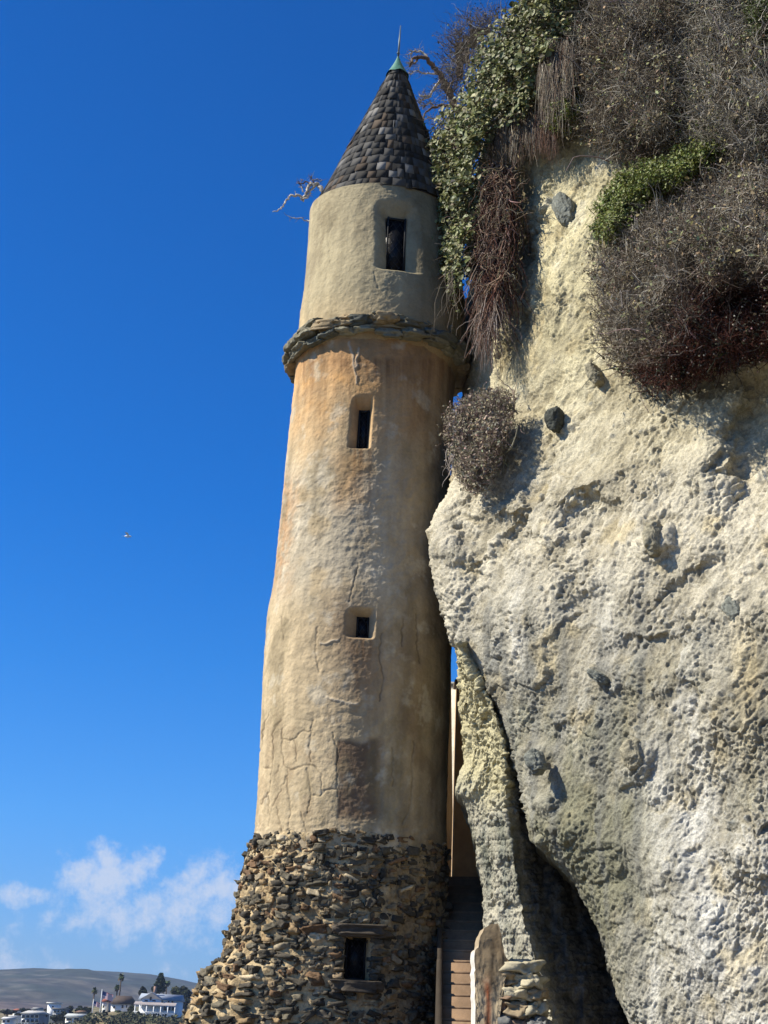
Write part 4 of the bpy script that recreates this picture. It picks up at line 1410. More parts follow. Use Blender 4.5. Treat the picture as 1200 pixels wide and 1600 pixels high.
def core(mb, poly, thick, soft, lift, col, step=11):
    """lumpy woody mass inside a bush so that no light falls straight through"""
    poly = np.asarray(poly, float)
    lo, hi = poly.min(0), poly.max(0)
    gx_, gy_ = np.meshgrid(np.arange(lo[0], hi[0] + step, step), np.arange(lo[1], hi[1] + step, step))
    ins = in_poly(gx_, gy_, poly)
    d = np.where(ins, np.clip(dist_poly(gx_, gy_, poly) / soft, 0, 1), 0)
    th_ = thick * np.sqrt(d * (2 - d)) * .62
    p = P(gx_, gy_, cliff_plane(gx_, gy_) - lift + .25 - th_)
    p = p + (.10 * fbm(p / .3, 4, seed=161))[..., None] * OUT
    f = grid_faces(*gx_.shape)
    keep = ins.ravel()[f].all(1) & (dist_poly(gx_, gy_, poly).ravel()[f].min(1) > 9)
    c = np.asarray(col)[None] * (1 + .5 * fbm(p.reshape(-1, 3) / .12, 3, seed=162))[:, None]
    mb.add(p.reshape(-1, 3), f[keep], None, c)


def dry_bush(poly, n, thick, soft, cols, label, name='dry_shrub', cat='shrub', lift=0.0, ln=(.10, .30), rad=.0045, red=None, tips=0, leaf=0, leafcol=None, downy=0.0, group=None, corecol=(.03, .022, .016), long=14, hollow=None, patches=0):
    mb = MB()
    core(mb, poly, thick * (.45 if hollow else 1), soft, lift, corecol)
    px, py, b, d, f = bush_points(poly, n, thick, soft, lift, 1.5, hollow)
    n1 = fbm(np.stack([px / 60, py / 60, px * 0], -1), 3, seed=165)
    pick = rng.random(n)
    base = np.asarray(cols)
    idx = np.minimum((pick * len(base)).astype(int), len(base) - 1)
    c = base[idx] * (1 + rng.normal(0, .28, (n, 1))) * (1 + .5 * n1[:, None])
    if red is not None:
        w = red(px, py)
        c = c * (1 - w[:, None]) + np.array([.060, .022, .015]) * (1 + rng.normal(0, .35, (n, 1))) * w[:, None]
    c = np.clip(c, .004, 1)
    dirs = OUT[None] * .9 + rng.normal(0, .62, (n, 3)) + np.array([0, 0, .25 - downy])
    ctr = np.asarray(poly, float).mean(0)
    pts = twigs(mb, b, dirs, rng.uniform(ln[0], ln[1], n), rad * rng.uniform(.6, 1.5, n), c, seg=4, curl=.38)
    # longer bleached twigs standing out of the mass
    m = n // long
    k = rng.integers(0, n, m)
    twigs(mb, b[k], dirs[k] + rng.normal(0, .5, (m, 3)), rng.uniform(ln[1] * .8, ln[1] * 1.45, m), rad * rng.uniform(.8, 1.4, m), vary((.27, .25, .22), m, .25, .03) * (1 - .75 * (red(px[k], py[k])[:, None] if red is not None else 0)), seg=5, curl=.34)
    # side twigs
    m = n // 2
    k = rng.integers(0, n, m); j = rng.integers(1, 4, m)
    twigs(mb, pts[k, j], rng.normal(0, 1, (m, 3)) + OUT * .6, rng.uniform(ln[0] * .4, ln[1] * .5, m), rad * .6, c[k] * 1.1, seg=3, curl=.4)
    # stout bare stems
    m = max(30, n // 110)
    k = rng.integers(0, n, m)
    twigs(mb, b[k] - OUT * .15, dirs[k] * .6 + rng.normal(0, .5, (m, 3)), rng.uniform(.4, .9, m) * min(1, thick * 1.4), rng.uniform(.006, .012, m), np.clip(vary((.20, .17, .135), m, .3) * (1 - .7 * (red(px[k], py[k])[:, None] if red is not None else 0)), .01, 1), seg=7, curl=.22, sides=4)
    # patches of small withered leaves
    if patches:
        pn = fbm(np.stack([px / 30, py / 30, px * 0 + 9], -1), 3, seed=166)
        k = np.nonzero(pn > .08)[0]; k = k[rng.integers(0, len(k), patches)]; j = rng.integers(1, 5, patches)
        w_ = 1 - .85 * (red(px[k], py[k])[:, None] if red is not None else 0)
        leaves(mb, pts[k, j] + rng.normal(0, .02, (patches, 3)), OUT + rng.normal(0, .6, (patches, 3)), rng.uniform(.015, .045, patches), vary((.20, .175, .095), patches, .4, .12) * w_, 1.4)
    if tips:
        k = rng.integers(0, n, tips)
        V0, F0 = ICO1
        s = rng.uniform(.005, .011, tips)
        W = pts[k, -1][:, None] + V0[None] * s[:, None, None]
        mb.add(W.reshape(-1, 3), None, (F0[None] + (np.arange(tips) * len(V0))[:, None, None]).reshape(-1, 3), np.repeat(vary((.33, .28, .22), tips, .25), len(V0), 0))
    if leaf:
        k = rng.integers(0, n, leaf); j = rng.integers(2, 5, leaf)
        leaves(mb, pts[k, j] + rng.normal(0, .012, (leaf, 3)), OUT + rng.normal(0, .6, (leaf, 3)), rng.uniform(.016, .034, leaf), vary(leafcol, leaf, .3), 1.3)
    o = mb.build(name, M['twig'])
    return tag(o, label, cat, group)


GREYS = [(.25, .22, .165), (.18, .152, .112), (.33, .30, .24), (.12, .09, .062), (.20, .16, .115)]
POLY_TOP = [(895, -60), (885, 30), (870, 80), (868, 120), (895, 150), (905, 200), (930, 235), (975, 255), (1030, 240), (1060, 225), (1080, 190), (1075, 120), (1085, 40), (1080, -60)]
dry_bush(POLY_TOP, 9000, .75, 90, GREYS, 'matted grey brown dead brush at the cliff top, right of the ivy', tips=700, lift=.10, patches=4500, red=lambda x, y: .55 * sstep(200, 250, y) * sstep(960, 1000, x))
POLY_TR = [(1040, -60), (1060, 40), (1050, 130), (1065, 215), (1110, 240), (1180, 250), (1330, 260), (1330, -60)]
dry_bush(POLY_TR, 10000, .9, 90, [(.29, .265, .21), (.21, .19, .145), (.38, .35, .29), (.13, .108, .078)], 'pale grey twiggy brush filling the upper right corner of the cliff', tips=500, lift=.12, patches=3500, leaf=900, leafcol=(.10, .12, .035))
POLY_R = [(935, 380), (930, 430), (934, 500), (950, 560), (985, 585), (1015, 608), (1060, 606), (1110, 592), (1160, 572), (1200, 548), (1330, 520), (1330, 230), (1180, 240), (1110, 262), (1050, 300), (990, 340)]
dry_bush(POLY_R, 17000, 1.15, 110, GREYS, 'large rounded dry bush with dark reddish underside hanging on the right of the cliff', tips=2200, lift=.15, patches=5000, ln=(.10, .28),
         red=lambda x, y: np.clip(sstep(1000, 1110, x + (y - 480) * .5) * sstep(400, 470, y) + sstep(560, 605, y), 0, 1), downy=.2, hollow=(1165, 480, 70, 55))
POLY_S = [(706, 646), (701, 672), (706, 700), (717, 732), (727, 756), (742, 766), (758, 760), (770, 730), (784, 697), (796, 660), (799, 622), (783, 613), (757, 618), (727, 628)]
dry_bush(POLY_S, 12000, .34, 40, [(.23, .17, .145), (.29, .25, .21), (.15, .10, .085), (.21, .20, .12)], 'small round purplish grey bush clinging to the cliff edge beside the tower', lift=.18, ln=(.04, .10), rad=.003, long=200, leaf=5000, leafcol=(.24, .20, .14))
POLY_L = [(700, 70), (712, 45), (735, 30), (760, 22), (788, 30), (775, 60), (755, 80), (735, 120), (715, 158), (690, 160), (695, 110)]
dry_bush(POLY_L, 750, .5, 30, [(.16, .13, .11), (.10, .08, .07), (.14, .12, .09)], 'thin twiggy shrub against the sky behind the ivy', lift=-.25, ln=(.15, .40), rad=.004, leaf=500, leafcol=(.09, .08, .05))


def green_bush(poly, n, thick, soft, col, label, lift):
    mb = MB()
    core(mb, poly, thick, soft, lift, (.022, .026, .012))
    px, py, b, d, f = bush_points(poly, n, thick, soft, lift, 1.6)
    tw = twigs(mb, b, OUT * .6 + rng.normal(0, .4, (n, 3)) + np.array([0, 0, .9]), rng.uniform(.08, .18, n), .004, vary((.07, .06, .035), n), seg=4, curl=.2)
    for j in range(1, 5):
        for rep in range(3):
            leaves(mb, tw[:, j] + rng.normal(0, .014, (n, 3)), OUT + rng.normal(0, .7, (n, 3)) + np.array([0, 0, .4]), rng.uniform(.016, .032, n), vary(col, n, .3), 1.6)
    return tag(mb.build('green_shrub', M['leaf']), label, 'shrub')


green_bush([(936, 372), (945, 320), (975, 285), (1010, 268), (1050, 262), (1090, 240), (1115, 228), (1118, 250), (1075, 290), (1035, 310), (1000, 335), (970, 375), (950, 392)], 1900, .5, 35, (.14, .165, .034), 'bright green leafy shrub running diagonally between the dry bushes', .30)
green_bush([(866, 150), (862, 190), (872, 212), (892, 205), (902, 170), (898, 135), (882, 126)], 520, .35, 18, (.13, .15, .03), 'small olive green tuft among dry twigs under the cliff top', .28)
green_bush([(1170, 20), (1180, 60), (1215, 70), (1230, 10), (1195, -10)], 420, .3, 22, (.07, .09, .02), 'dark green tuft in the pale brush at the top right edge', .85)

# ---- ivy curtain
IVY = [(815, -60), (812, 0), (790, 28), (765, 50), (745, 75), (738, 110), (722, 150), (695, 175), (674, 200), (668, 250), (667, 300), (672, 350), (688, 400), (700, 432), (718, 446), (728, 430), (738, 385), (748, 330), (752, 270), (765, 220), (792, 182), (838, 160), (858, 110), (880, 60), (905, 0), (900, -60)]
mb = MB()


def ivy_y(px, py):
    return cliff_plane(px, py) - interp([(-60, .35), (200, .25), (450, .15)], py)


n = 9500
px, py = sample_poly(IVY, n)
d = np.clip(dist_poly(px, py, IVY) / 38, 0, 1)
nd_ = d < .4
px = px + nd_ * rng.normal(0, 6, n); py = py + nd_ * rng.normal(0, 7, n)
lump = 1.5 * fbm(np.stack([px / 38, py / 38, px * 0], -1), 4, seed=171)
ofs = (.62 * np.sqrt(d * (2 - d)) + .35 * lump)
f = rng.random(n) ** 2.0
pt = P(px, py, ivy_y(px, py) - ofs * (1 - f) + .05)
hs_ = rng.random(n)
shade = fbm(np.stack([px / 55, py / 55, px * 0 + 7], -1), 3, seed=172)
cl = np.where((hs_ < .45)[:, None], np.array([.17, .18, .065]), np.where((hs_ < .75)[:, None], np.array([.10, .125, .04]), np.where((hs_ < .92)[:, None], np.array([.25, .24, .11]), np.array([.13, .10, .05]))))
cl = np.clip(cl * (1 + rng.normal(0, .25, (n, 1))) * (1 + .5 * shade[:, None]), .01, 1)
leaves(mb, pt, np.array([-.55, -.75, .45]) + rng.normal(0, .5, (n, 3)), rng.uniform(.028, .090, n) * (.75 + .5 * np.clip(lump + .4, 0, 1)), cl, 1.05, .35)
ivy_thing = thing('ivy', tuple(P(740, 300, 17.0)), 'thick curtain of pale green ivy draped over the cliff edge above the tower roof', 'ivy')
# trailing runners with their own leaves
nt_ = 120
tpx, tpy = sample_poly(IVY, nt_ * 3)
e_ = np.argsort(dist_poly(tpx, tpy, IVY))[:nt_]
sm = MB()
tp = twigs(sm, P(tpx[e_], tpy[e_], ivy_y(tpx[e_], tpy[e_]) - .25), np.array([-.15, -.3, -.9]) + rng.normal(0, .35, (nt_, 3)), rng.uniform(.15, .5, nt_), .004, vary((.15, .12, .08), nt_), seg=8, curl=.2, sag=.2)
for j in range(1, 9):
    for rep_ in range(2):
        leaves(mb, tp[:, j] + rng.normal(0, .02, (nt_, 3)), np.array([-.5, -.7, .3]) + rng.normal(0, .5, (nt_, 3)), rng.uniform(.03, .075, nt_), vary((.15, .155, .06), nt_, .35), 1.05, .3)
mb.build('foliage', M['leaf'], ivy_thing)
mb = sm
core(mb, IVY, .55, 38, .02, (.03, .03, .015), step=9)
n = 1500
px, py = sample_poly(IVY, n)
twigs(mb, P(px, py, ivy_y(px, py) - .1), np.array([-.2, -.3, -1.0]) + rng.normal(0, .35, (n, 3)), rng.uniform(.2, .5, n), rng.uniform(.003, .008, n), vary((.17, .14, .11), n), seg=5, curl=.25)
mb.build('stems', M['twig'], ivy_thing)

# ---- hanging dead grass and roots
def hanging(label, name, cat, poly, n, ln, cols, rad, lift, curl=.10, sag=.5, spread=.25, seg=6):
    mb = MB()
    px, py = sample_poly(poly, n)
    b = P(px, py, cliff_plane(px, py) - lift - rng.random(n) * .25)
    base = np.asarray(cols)
    c = np.clip(base[rng.integers(0, len(base), n)] * (1 + rng.normal(0, .25, (n, 1))), .004, 1)
    twigs(mb, b, np.array([0, -.15, -1.0]) + rng.normal(0, spread, (n, 3)), rng.uniform(ln[0], ln[1], n), rad * rng.uniform(.5, 1.6, n), c, seg=seg, curl=curl, sag=sag)
    return tag(mb.build(name, M['twig']), label, cat)


hanging('grey thatch of dead grass hanging under the ivy over the hollow', 'hanging_grass', 'grass', [(765, 190), (790, 170), (830, 165), (842, 180), (838, 205), (800, 212), (765, 222)], 1100, (.15, .6), [(.25, .22, .17), (.17, .14, .10), (.11, .07, .05)], .0035, .22)
hanging('long grey strands of dead grass hanging between ivy and brush', 'hanging_grass', 'grass', [(842, 70), (862, 60), (895, 62), (895, 110), (880, 150), (845, 130)], 1300, (.2, .8), [(.25, .225, .175), (.16, .135, .10), (.20, .16, .12), (.10, .06, .04)], .0035, .55)
hanging('thin reddish dead grass strands hanging over the yellow rock', 'hanging_grass', 'grass', [(835, 170), (862, 165), (868, 215), (840, 205)], 500, (.25, .5), [(.15, .085, .06), (.12, .09, .07)], .003, .25)
ROOT = [(762, 255), (800, 255), (800, 330), (795, 400), (785, 450), (758, 450), (748, 400), (752, 330)]
o = hanging('tangled reddish brown roots hanging from the ivy beside the tower', 'hanging_roots', 'roots', ROOT, 1000, (.2, 1.2), [(.085, .034, .022), (.12, .066, .046), (.20, .155, .12), (.06, .027, .02)], .007, .12, curl=.25, sag=.34, spread=.30, seg=9)
mb = MB()
n = 520
px, py = sample_poly(ROOT, n)
twigs(mb, P(px, py, cliff_plane(px, py) - rng.uniform(.1, .5, n)), rng.normal(0, 1, (n, 3)) * np.array([1, .6, .8]) + np.array([0, -.3, -.35]), rng.uniform(.2, .55, n), rng.uniform(.004, .011, n), vary((.19, .14, .10), n, .4, .08), seg=8, curl=.42)
tag(mb.build('hanging_roots', M['twig']), 'pale knotted root tangle crossing the reddish hanging roots', 'roots')
hanging('bleached thin root ends dangling against the cliff edge', 'hanging_roots', 'roots', [(748, 440), (785, 450), (775, 510), (752, 520), (744, 480)], 300, (.35, .85), [(.26, .22, .19), (.18, .13, .10), (.13, .07, .05)], .0045, .12, curl=.2, sag=.3, spread=.35, seg=8)
hanging('wispy tendrils hanging in front of the tower from the ivy', 'hanging_vine', 'vine', [(690, 395), (712, 425), (722, 440), (700, 430)], 14, (.5, 1.1), [(.20, .17, .13)], .004, .45, curl=.22, sag=.3, spread=.3, seg=10)
hanging('thin pale root dangling below the small round bush', 'hanging_vine', 'vine', [(700, 700), (712, 705), (708, 730), (698, 725)], 9, (.25, .6), [(.30, .26, .22)], .004, .42, curl=.35, sag=.3, spread=.3, seg=10)


# ---- bare branches
def branch_path(pts, Y, r0_, r1_, mb, col, n=8):
    p = np.array([P(a, b, Y + dy) for a, b, dy in pts])
    # subdivide with a little wobble
    out = []
    for i in range(len(p) - 1):
        for k in range(4): out.append(p[i] + (p[i + 1] - p[i]) * k / 4)
    out.append(p[-1])
    out = np.array(out)
    out[1:-1] += rng.normal(0, .010, (len(out) - 2, 3))
    mb.tube(out, np.linspace(r0_, r1_, len(out)), n, col)
    return out


PALE, DARKB = lin(186, 176, 160), lin(98, 82, 70)
mb = MB()
Yb = 18.9
paths = [([(712, 170, 0), (700, 142, 0), (690, 120, -.1), (678, 105, -.1), (668, 92, -.2), (655, 88, -.2), (645, 92, -.2), (640, 104, -.2)], .060, .014, DARKB),
         ([(704, 160, 0), (698, 130, .1), (690, 122, .1), (680, 135, .1), (674, 148, .1), (662, 152, .1), (655, 148, .1)], .030, .010, PALE),
         ([(674, 150, .1), (660, 156, .1), (655, 162, .1)], .016, .006, PALE), ([(668, 92, -.2), (660, 82, -.2), (648, 80, -.2), (638, 86, -.2)], .022, .006, PALE),
         ([(655, 88, -.2), (648, 100, -.1), (640, 98, -.1)], .016, .005, DARKB), ([(690, 118, 0), (670, 114, 0), (650, 112, 0), (636, 116, 0)], .016, .005, PALE),
         ([(705, 165, 0), (690, 165, 0), (675, 168, 0), (664, 178, 0), (660, 190, 0)], .030, .008, DARKB), ([(680, 168, 0), (672, 160, .1), (660, 170, .1)], .014, .005, DARKB),
         ([(712, 175, 0), (696, 178, 0), (684, 186, 0), (668, 184, 0)], .024, .007, PALE), ([(712, 170, 0), (745, 190, 0), (780, 230, .2)], .07, .08, DARKB)]
allp = [branch_path(a, Yb, r0_, r1_, mb, c) for a, r0_, r1_, c in paths]
for ap_ in allp[:9]:
    k = rng.integers(3, len(ap_), 34)
    twigs(mb, ap_[k], rng.normal(0, 1, (34, 3)) + np.array([-.4, 0, .3]), rng.uniform(.06, .22, 34), .005, vary((.20, .17, .14), 34), seg=4, curl=.45)
tag(mb.build('dead_tree', M['bark'], smooth=True), 'gnarled bare branches between the roof tip and the ivy', 'dead tree')
mb = MB()
Yb = 20.2
paths = [([(512, 330, -.3), (506, 306, 0), (503, 296, 0), (496, 288, 0), (486, 286, 0), (481, 292, 0), (478, 302, 0), (474, 312, 0), (470, 308, 0), (462, 305, 0), (452, 306, 0), (446, 314, 0), (440, 324, 0), (434, 329, 0), (426, 331, 0)], .040, .007, PALE),
         ([(494, 289, 0), (484, 298, 0), (480, 308, 0), (473, 314, 0)], .022, .014, PALE), ([(486, 286, 0), (480, 284, 0), (468, 288, 0), (464, 284, 0)], .016, .005, DARKB),
         ([(473, 300, 0), (471, 290, 0), (471, 280, 0)], .012, .004, PALE), ([(490, 286, 0), (486, 278, 0), (487, 274, 0)], .012, .004, DARKB), ([(487, 281, 0), (496, 281, 0), (503, 281, 0)], .010, .004, PALE),
         ([(494, 346, -.2), (482, 345, 0), (470, 342, 0), (456, 340, 0), (448, 336, 0)], .012, .004, PALE)]
allp = [branch_path(a, Yb, r0_, r1_, mb, c) for a, r0_, r1_, c in paths]
for ap_ in allp:
    k = rng.integers(2, len(ap_), 14)
    twigs(mb, ap_[k], rng.normal(0, 1, (14, 3)), rng.uniform(.04, .14, 14), .005, vary((.20, .17, .14), 14), seg=3, curl=.45)
# trunk hidden behind the tower
mb.tube([P(512, 330, 19.9), P(560, 420, 20.0), P(640, 640, 20.2), P(690, 900, 20.4), [1.2, 20.6, .0]], [.045, .08, .11, .13, .16], 10, DARKB)
tag(mb.build('dead_tree', M['bark'], smooth=True), 'twisted bare branch poking out left of the tower just below its roof', 'dead tree')
mb = MB()
paths = [([(902, -20, 0), (898, 20, 0), (890, 45, 0), (878, 64, -.05), (862, 69, -.08), (848, 70, -.1), (838, 76, -.1), (826, 80, -.1)], .012, .005, PALE), ([(850, 70, -.1), (856, 82, -.1), (868, 94, -.1), (882, 98, -.1), (896, 98, -.1)], .011, .004, PALE),
         ([(846, 94, -.1), (852, 100, -.1), (866, 105, -.1), (872, 105, -.1)], .009, .004, PALE), ([(848, 70, -.1), (846, 50, -.1), (848, 30, -.1)], .006, .003, PALE)]
for a, r0_, r1_, c in paths: branch_path(a, 16.2, r0_, r1_, mb, c)
tag(mb.build('bare_branch', M['bark'], smooth=True), 'slender white forked branch hanging in front of the cliff top grass', 'branch')

# ------------------------------------------------------------------ far shore: houses, flags, trees
YH = 470.0


def pxm(Y): return Y * .945 / F            # metres per photo pixel at this distance


def hip_roof(mb, cx, cy, w, dpt, z, h, over, ridge, col):
    x0, x1, y0, y1 = cx - w / 2 - over, cx + w / 2 + over, cy - dpt / 2 - over, cy + dpt / 2 + over
    V = [[x0, y0, z], [x1, y0, z], [x1, y1, z], [x0, y1, z], [cx - ridge / 2, cy, z + h], [cx + ridge / 2, cy, z + h]]
    mb.add(V, [[0, 1, 5, 4], [2, 3, 4, 5], [3, 2, 1, 0]], [[1, 2, 5], [3, 0, 4]], col)


def gable_front(mb, cx, y0, y1, w, z, h, over, col):
    """gable roof whose triangle faces the viewer"""
    x0, x1 = cx - w / 2 - over, cx + w / 2 + over
    t = .22
    for sx, xe_ in ((-1, x0), (1, x1)):
        V = [[xe_, y0, z], [cx, y0, z + h], [cx, y1, z + h], [xe_, y1, z], [xe_, y0, z + t], [cx, y0, z + h + t], [cx, y1, z + h + t], [xe_, y1, z + t]]
        mb.add(V, [[0, 1, 2, 3], [4, 7, 6, 5], [0, 4, 5, 1], [0, 3, 7, 4], [3, 2, 6, 7]], None, col)


def house(name, label, x0px, x1px, ytop, ybot, Y, depth, wallcol, roofcol, roofkind, roofpx, wins, extras=None, cat='house'):
    a = P(x0px, ybot, Y); b = P(x1px, ybot, Y)
    w = b[0] - a[0]; cx = (a[0] + b[0]) / 2
    zt_h = P((x0px + x1px) / 2, ytop, Y)[2]
    zb_h = min(a[2], b[2]) - 3.0
    h = thing(name, (cx, Y, float(zb_h)), label, cat, 'houses across the cove')
    MB().box((cx, Y + depth / 2, (zt_h + zb_h) / 2), (w, depth, zt_h - zb_h), col=wallcol).build('wall', M['housewall'], h)
    rh = roofpx * pxm(Y)
    mb = MB()
    if roofkind == 'hip': hip_roof(mb, cx, Y + depth / 2, w, depth, zt_h + .02, rh, .6, w * .78, roofcol)
    elif roofkind == 'flat': mb.box((cx, Y + depth / 2, zt_h + .22), (w + .9, depth + .9, .4), col=roofcol)
    elif roofkind == 'side':
        y0_, y1_ = Y - .6, Y + depth + .6
        V = [[cx - w / 2 - .5, y0_, zt_h], [cx + w / 2 + .5, y0_, zt_h], [cx + w / 2 + .5, Y + depth / 2, zt_h + rh], [cx - w / 2 - .5, Y + depth / 2, zt_h + rh], [cx - w / 2 - .5, y1_, zt_h], [cx + w / 2 + .5, y1_, zt_h]]
        mb.add(V, [[0, 1, 2, 3], [3, 2, 5, 4], [4, 5, 1, 0]], [[0, 3, 4], [1, 5, 2]], roofcol)
    mb.build('roof', M['roof'], h)
    for (u0, v0, u1, v1) in wins:     # pixel boxes
        c = P((u0 + u1) / 2, (v0 + v1) / 2, Y)
        ww, hh = (u1 - u0) * pxm(Y), (v1 - v0) * pxm(Y)
        f = MB().box((c[0], Y - .03, c[2]), (ww + .25, .10, hh + .25)).build('window', M['white'], h)
        MB().box((c[0], Y - .09, c[2]), (ww, .05, hh)).build('pane', M['dark_pane'], f)
    if extras: extras(h, cx, w, zt_h, zb_h)
    return h


WHT, CRM = np.array([.74, .75, .76]), np.array([.72, .70, .64])


def white_extras(h, cx, w, zt_h, zb_h):
    Y = YH
    # front gable block on the left with its own roof, attic window, porch with posts
    s = pxm(Y)
    gx0, gx1 = P(222, 1570, Y)[0], P(252, 1570, Y)[0]
    gc, gw = (gx0 + gx1) / 2, gx1 - gx0
    gz = P(236, 1561, Y)[2]; gp = P(236, 1551.5, Y)[2]
    mb = MB()
    y0_ = Y - 1.6
    mb.box((gc, y0_ + .8, (gz + zb_h) / 2), (gw, 1.6, gz - zb_h), col=WHT)
    mb.add([[gx0, y0_, gz], [gx1, y0_, gz], [gc, y0_, gp], [gx0, Y + 2, gz], [gx1, Y + 2, gz], [gc, Y + 2, gp]], [[0, 3, 5, 2], [1, 2, 5, 4]], [[0, 1, 2]], WHT)
    mb.build('gable_wall', M['housewall'], h)
    mb = MB(); gable_front(mb, gc, y0_ - .6, Y + 3, gw, gz - .25, gp - gz + .25, .5, lin(150, 156, 166)); mb.build('gable_roof', M['roof'], h)
    for u0, v0, u1, v1 in ((234, 1558, 237, 1563), (226, 1562.5, 231, 1564.5), (238, 1562.5, 243, 1564.5)):
        c = P((u0 + u1) / 2, (v0 + v1) / 2, y0_)
        MB().box((c[0], y0_ - .04, c[2]), ((u1 - u0) * s, .12, (v1 - v0) * s)).build('attic_window', M['dark_pane'], h)
    pz = P(245, 1568, Y)[2]
    mb = MB()
    px0, px1 = P(212, 1570, Y)[0], P(277, 1570, Y)[0]
    mb.add([[px0, Y - 4.2, pz - .5], [px1, Y - 4.2, pz - .5], [px1, Y - 1.7, pz + .35], [px0, Y - 1.7, pz + .35], [px0, Y - 4.2, pz - .65], [px1, Y - 4.2, pz - .65]], [[0, 1, 2, 3], [4, 5, 1, 0]], None, lin(160, 150, 146))
    mb.build('porch_roof', M['roof'], h)
    for u in (214, 222, 232, 243, 254, 265, 276):
        x = P(u, 1575, Y)[0]
        MB().box((x, Y - 4.0, (pz - .6 + zb_h) / 2), (.28, .28, pz - .6 - zb_h)).build('porch_post', M['white'], h)
    rail = P(245, 1582, Y)[2]
    mb = MB().box(((px0 + px1) / 2, Y - 4.25, rail), (px1 - px0, .08, .16))
    mb.box(((px0 + px1) / 2, Y - 4.25, rail - 1.0), (px1 - px0, .08, .16))
    for k in range(40): mb.box((px0 + (px1 - px0) * (k + .5) / 40, Y - 4.25, rail - .5), (.07, .05, .86))
    mb.build('railing', M['white'], h)
    c = P(242, 1549, Y + 4); MB().box((c[0], Y + 4, c[2]), (.8, .8, 3.0), col=lin(150, 120, 104)).build('chimney', M['housewall'], h)


house('white_house', 'large white two storey house with front gable, porch and grey roof on the bluff', 216, 278, 1563, 1588, YH, 11, WHT, lin(142, 150, 162), 'side', 10,
      [(252, 1565, 255, 1569), (262, 1564, 265, 1569), (268, 1564, 271, 1569), (256, 1573, 260, 1578.5), (263, 1573, 266.5, 1578.5), (268.5, 1573, 272, 1578.5), (231, 1571, 235, 1577), (242, 1571, 246, 1577), (222, 1571, 226, 1577)], white_extras)
house('shingled_house', 'white house under a steep dark brown hipped roof, beside the big white house', 173, 203, 1569, 1577, 485, 12, CRM, lin(74, 62, 54), 'hip', 13, [(177, 1572, 180, 1575), (190, 1570.5, 193, 1575), (197, 1570, 199, 1574.5)])
house('cottage', 'narrow white cottage with red tile roof right behind the flagpole', 159, 167, 1565, 1579, 492, 7, CRM, lin(150, 84, 66), 'hip', 6, [(161, 1569, 163, 1574)])
house('modern_house', 'tall white box shaped house rising above the dark trees', 73, 86, 1568, 1583, 520, 9, np.array([.80, .80, .78]), lin(200, 200, 196), 'flat', 0, [(81, 1572, 84, 1576)])
house('balcony_house', 'grey house with a long dark balcony beside the white box house', 82, 100, 1577, 1584, 505, 9, lin(140, 142, 144), lin(120, 118, 116), 'flat', 0, [(84, 1578.5, 88, 1581.5), (89.5, 1578.5, 93, 1581.5), (94.5, 1578.5, 98, 1581.5)])
house('beach_house', 'grey blue three storey beach house with pale hipped roof and rows of windows', 32, 64, 1584, 1602, 480, 11, lin(120, 130, 142), lin(170, 168, 164), 'hip', 5,
      [(34, 1586, 39, 1590), (41, 1586, 46, 1590), (48, 1586, 53, 1590), (55, 1586, 60, 1590), (34, 1592.5, 39, 1597), (41, 1592.5, 46, 1597), (48, 1592.5, 53, 1597), (55, 1592.5, 60, 1597)])
house('low_house', 'low white house with a long pale roof in front of dark shrubs', 101, 134, 1589, 1603, 472, 11, CRM, lin(168, 172, 170), 'side', 5, [(104, 1591, 112, 1594), (116, 1590.5, 123, 1594), (103, 1597, 110, 1600), (118, 1597, 126, 1600)])
house('shore_house', 'small white house at the left frame edge', 2, 18, 1592, 1604, 478, 8, np.array([.76, .76, .75]), lin(190, 190, 190), 'side', 3, [(4, 1594, 8, 1597), (11, 1594, 15, 1597)])
house('bungalow', 'small pale bungalow with brown roof among trees right of the low white house', 118, 130, 1582, 1587, 512, 7, CRM, lin(120, 96, 78), 'hip', 3, [(121, 1583, 124, 1585.5)])
house('hill_house', 'tiny white house with grey roof on the rise behind the grey blue beach house', 50, 61, 1577, 1582, 580, 7, np.array([.76, .76, .74]), lin(130, 130, 128), 'side', 3, [(53, 1578, 56, 1580.5)])
house('villa', 'little cream villa with red roof showing behind the dark trees at the left edge', 20, 29, 1579, 1584, 590, 7, CRM, lin(150, 92, 72), 'hip', 3, [(22, 1580, 25, 1582.5)])
house('garage', 'low white flat roofed building next to the small house at the left edge', 14, 31, 1589, 1603, 488, 8, np.array([.78, .78, .77]), lin(206, 206, 204), 'flat', 0, [(18, 1594, 26, 1598)])
house('beach_pavilion', 'low beige building with three pale awnings below the flagpole', 147, 172, 1584, 1593, 462, 6, lin(120, 108, 92), lin(110, 104, 92), 'flat', 0, [(149, 1585.5, 153, 1590), (157, 1585.5, 161, 1590), (165, 1585.5, 169, 1590)],
      lambda h, cx, w, zt_h, zb_h: [MB().add([[P(u, 1590, 460)[0] - .9, 460.0, P(u, 1591, 460)[2]], [P(u, 1590, 460)[0] + .9, 460.0, P(u, 1591, 460)[2]], [P(u, 1590, 460)[0] + .9, 461.8, P(u, 1584.5, 460)[2]], [P(u, 1590, 460)[0] - .9, 461.8, P(u, 1584.5, 460)[2]]], [[0, 1, 2, 3]], None, lin(222, 204, 178)).build('awning', M['housewall'], h) for u in (151, 160, 168)])


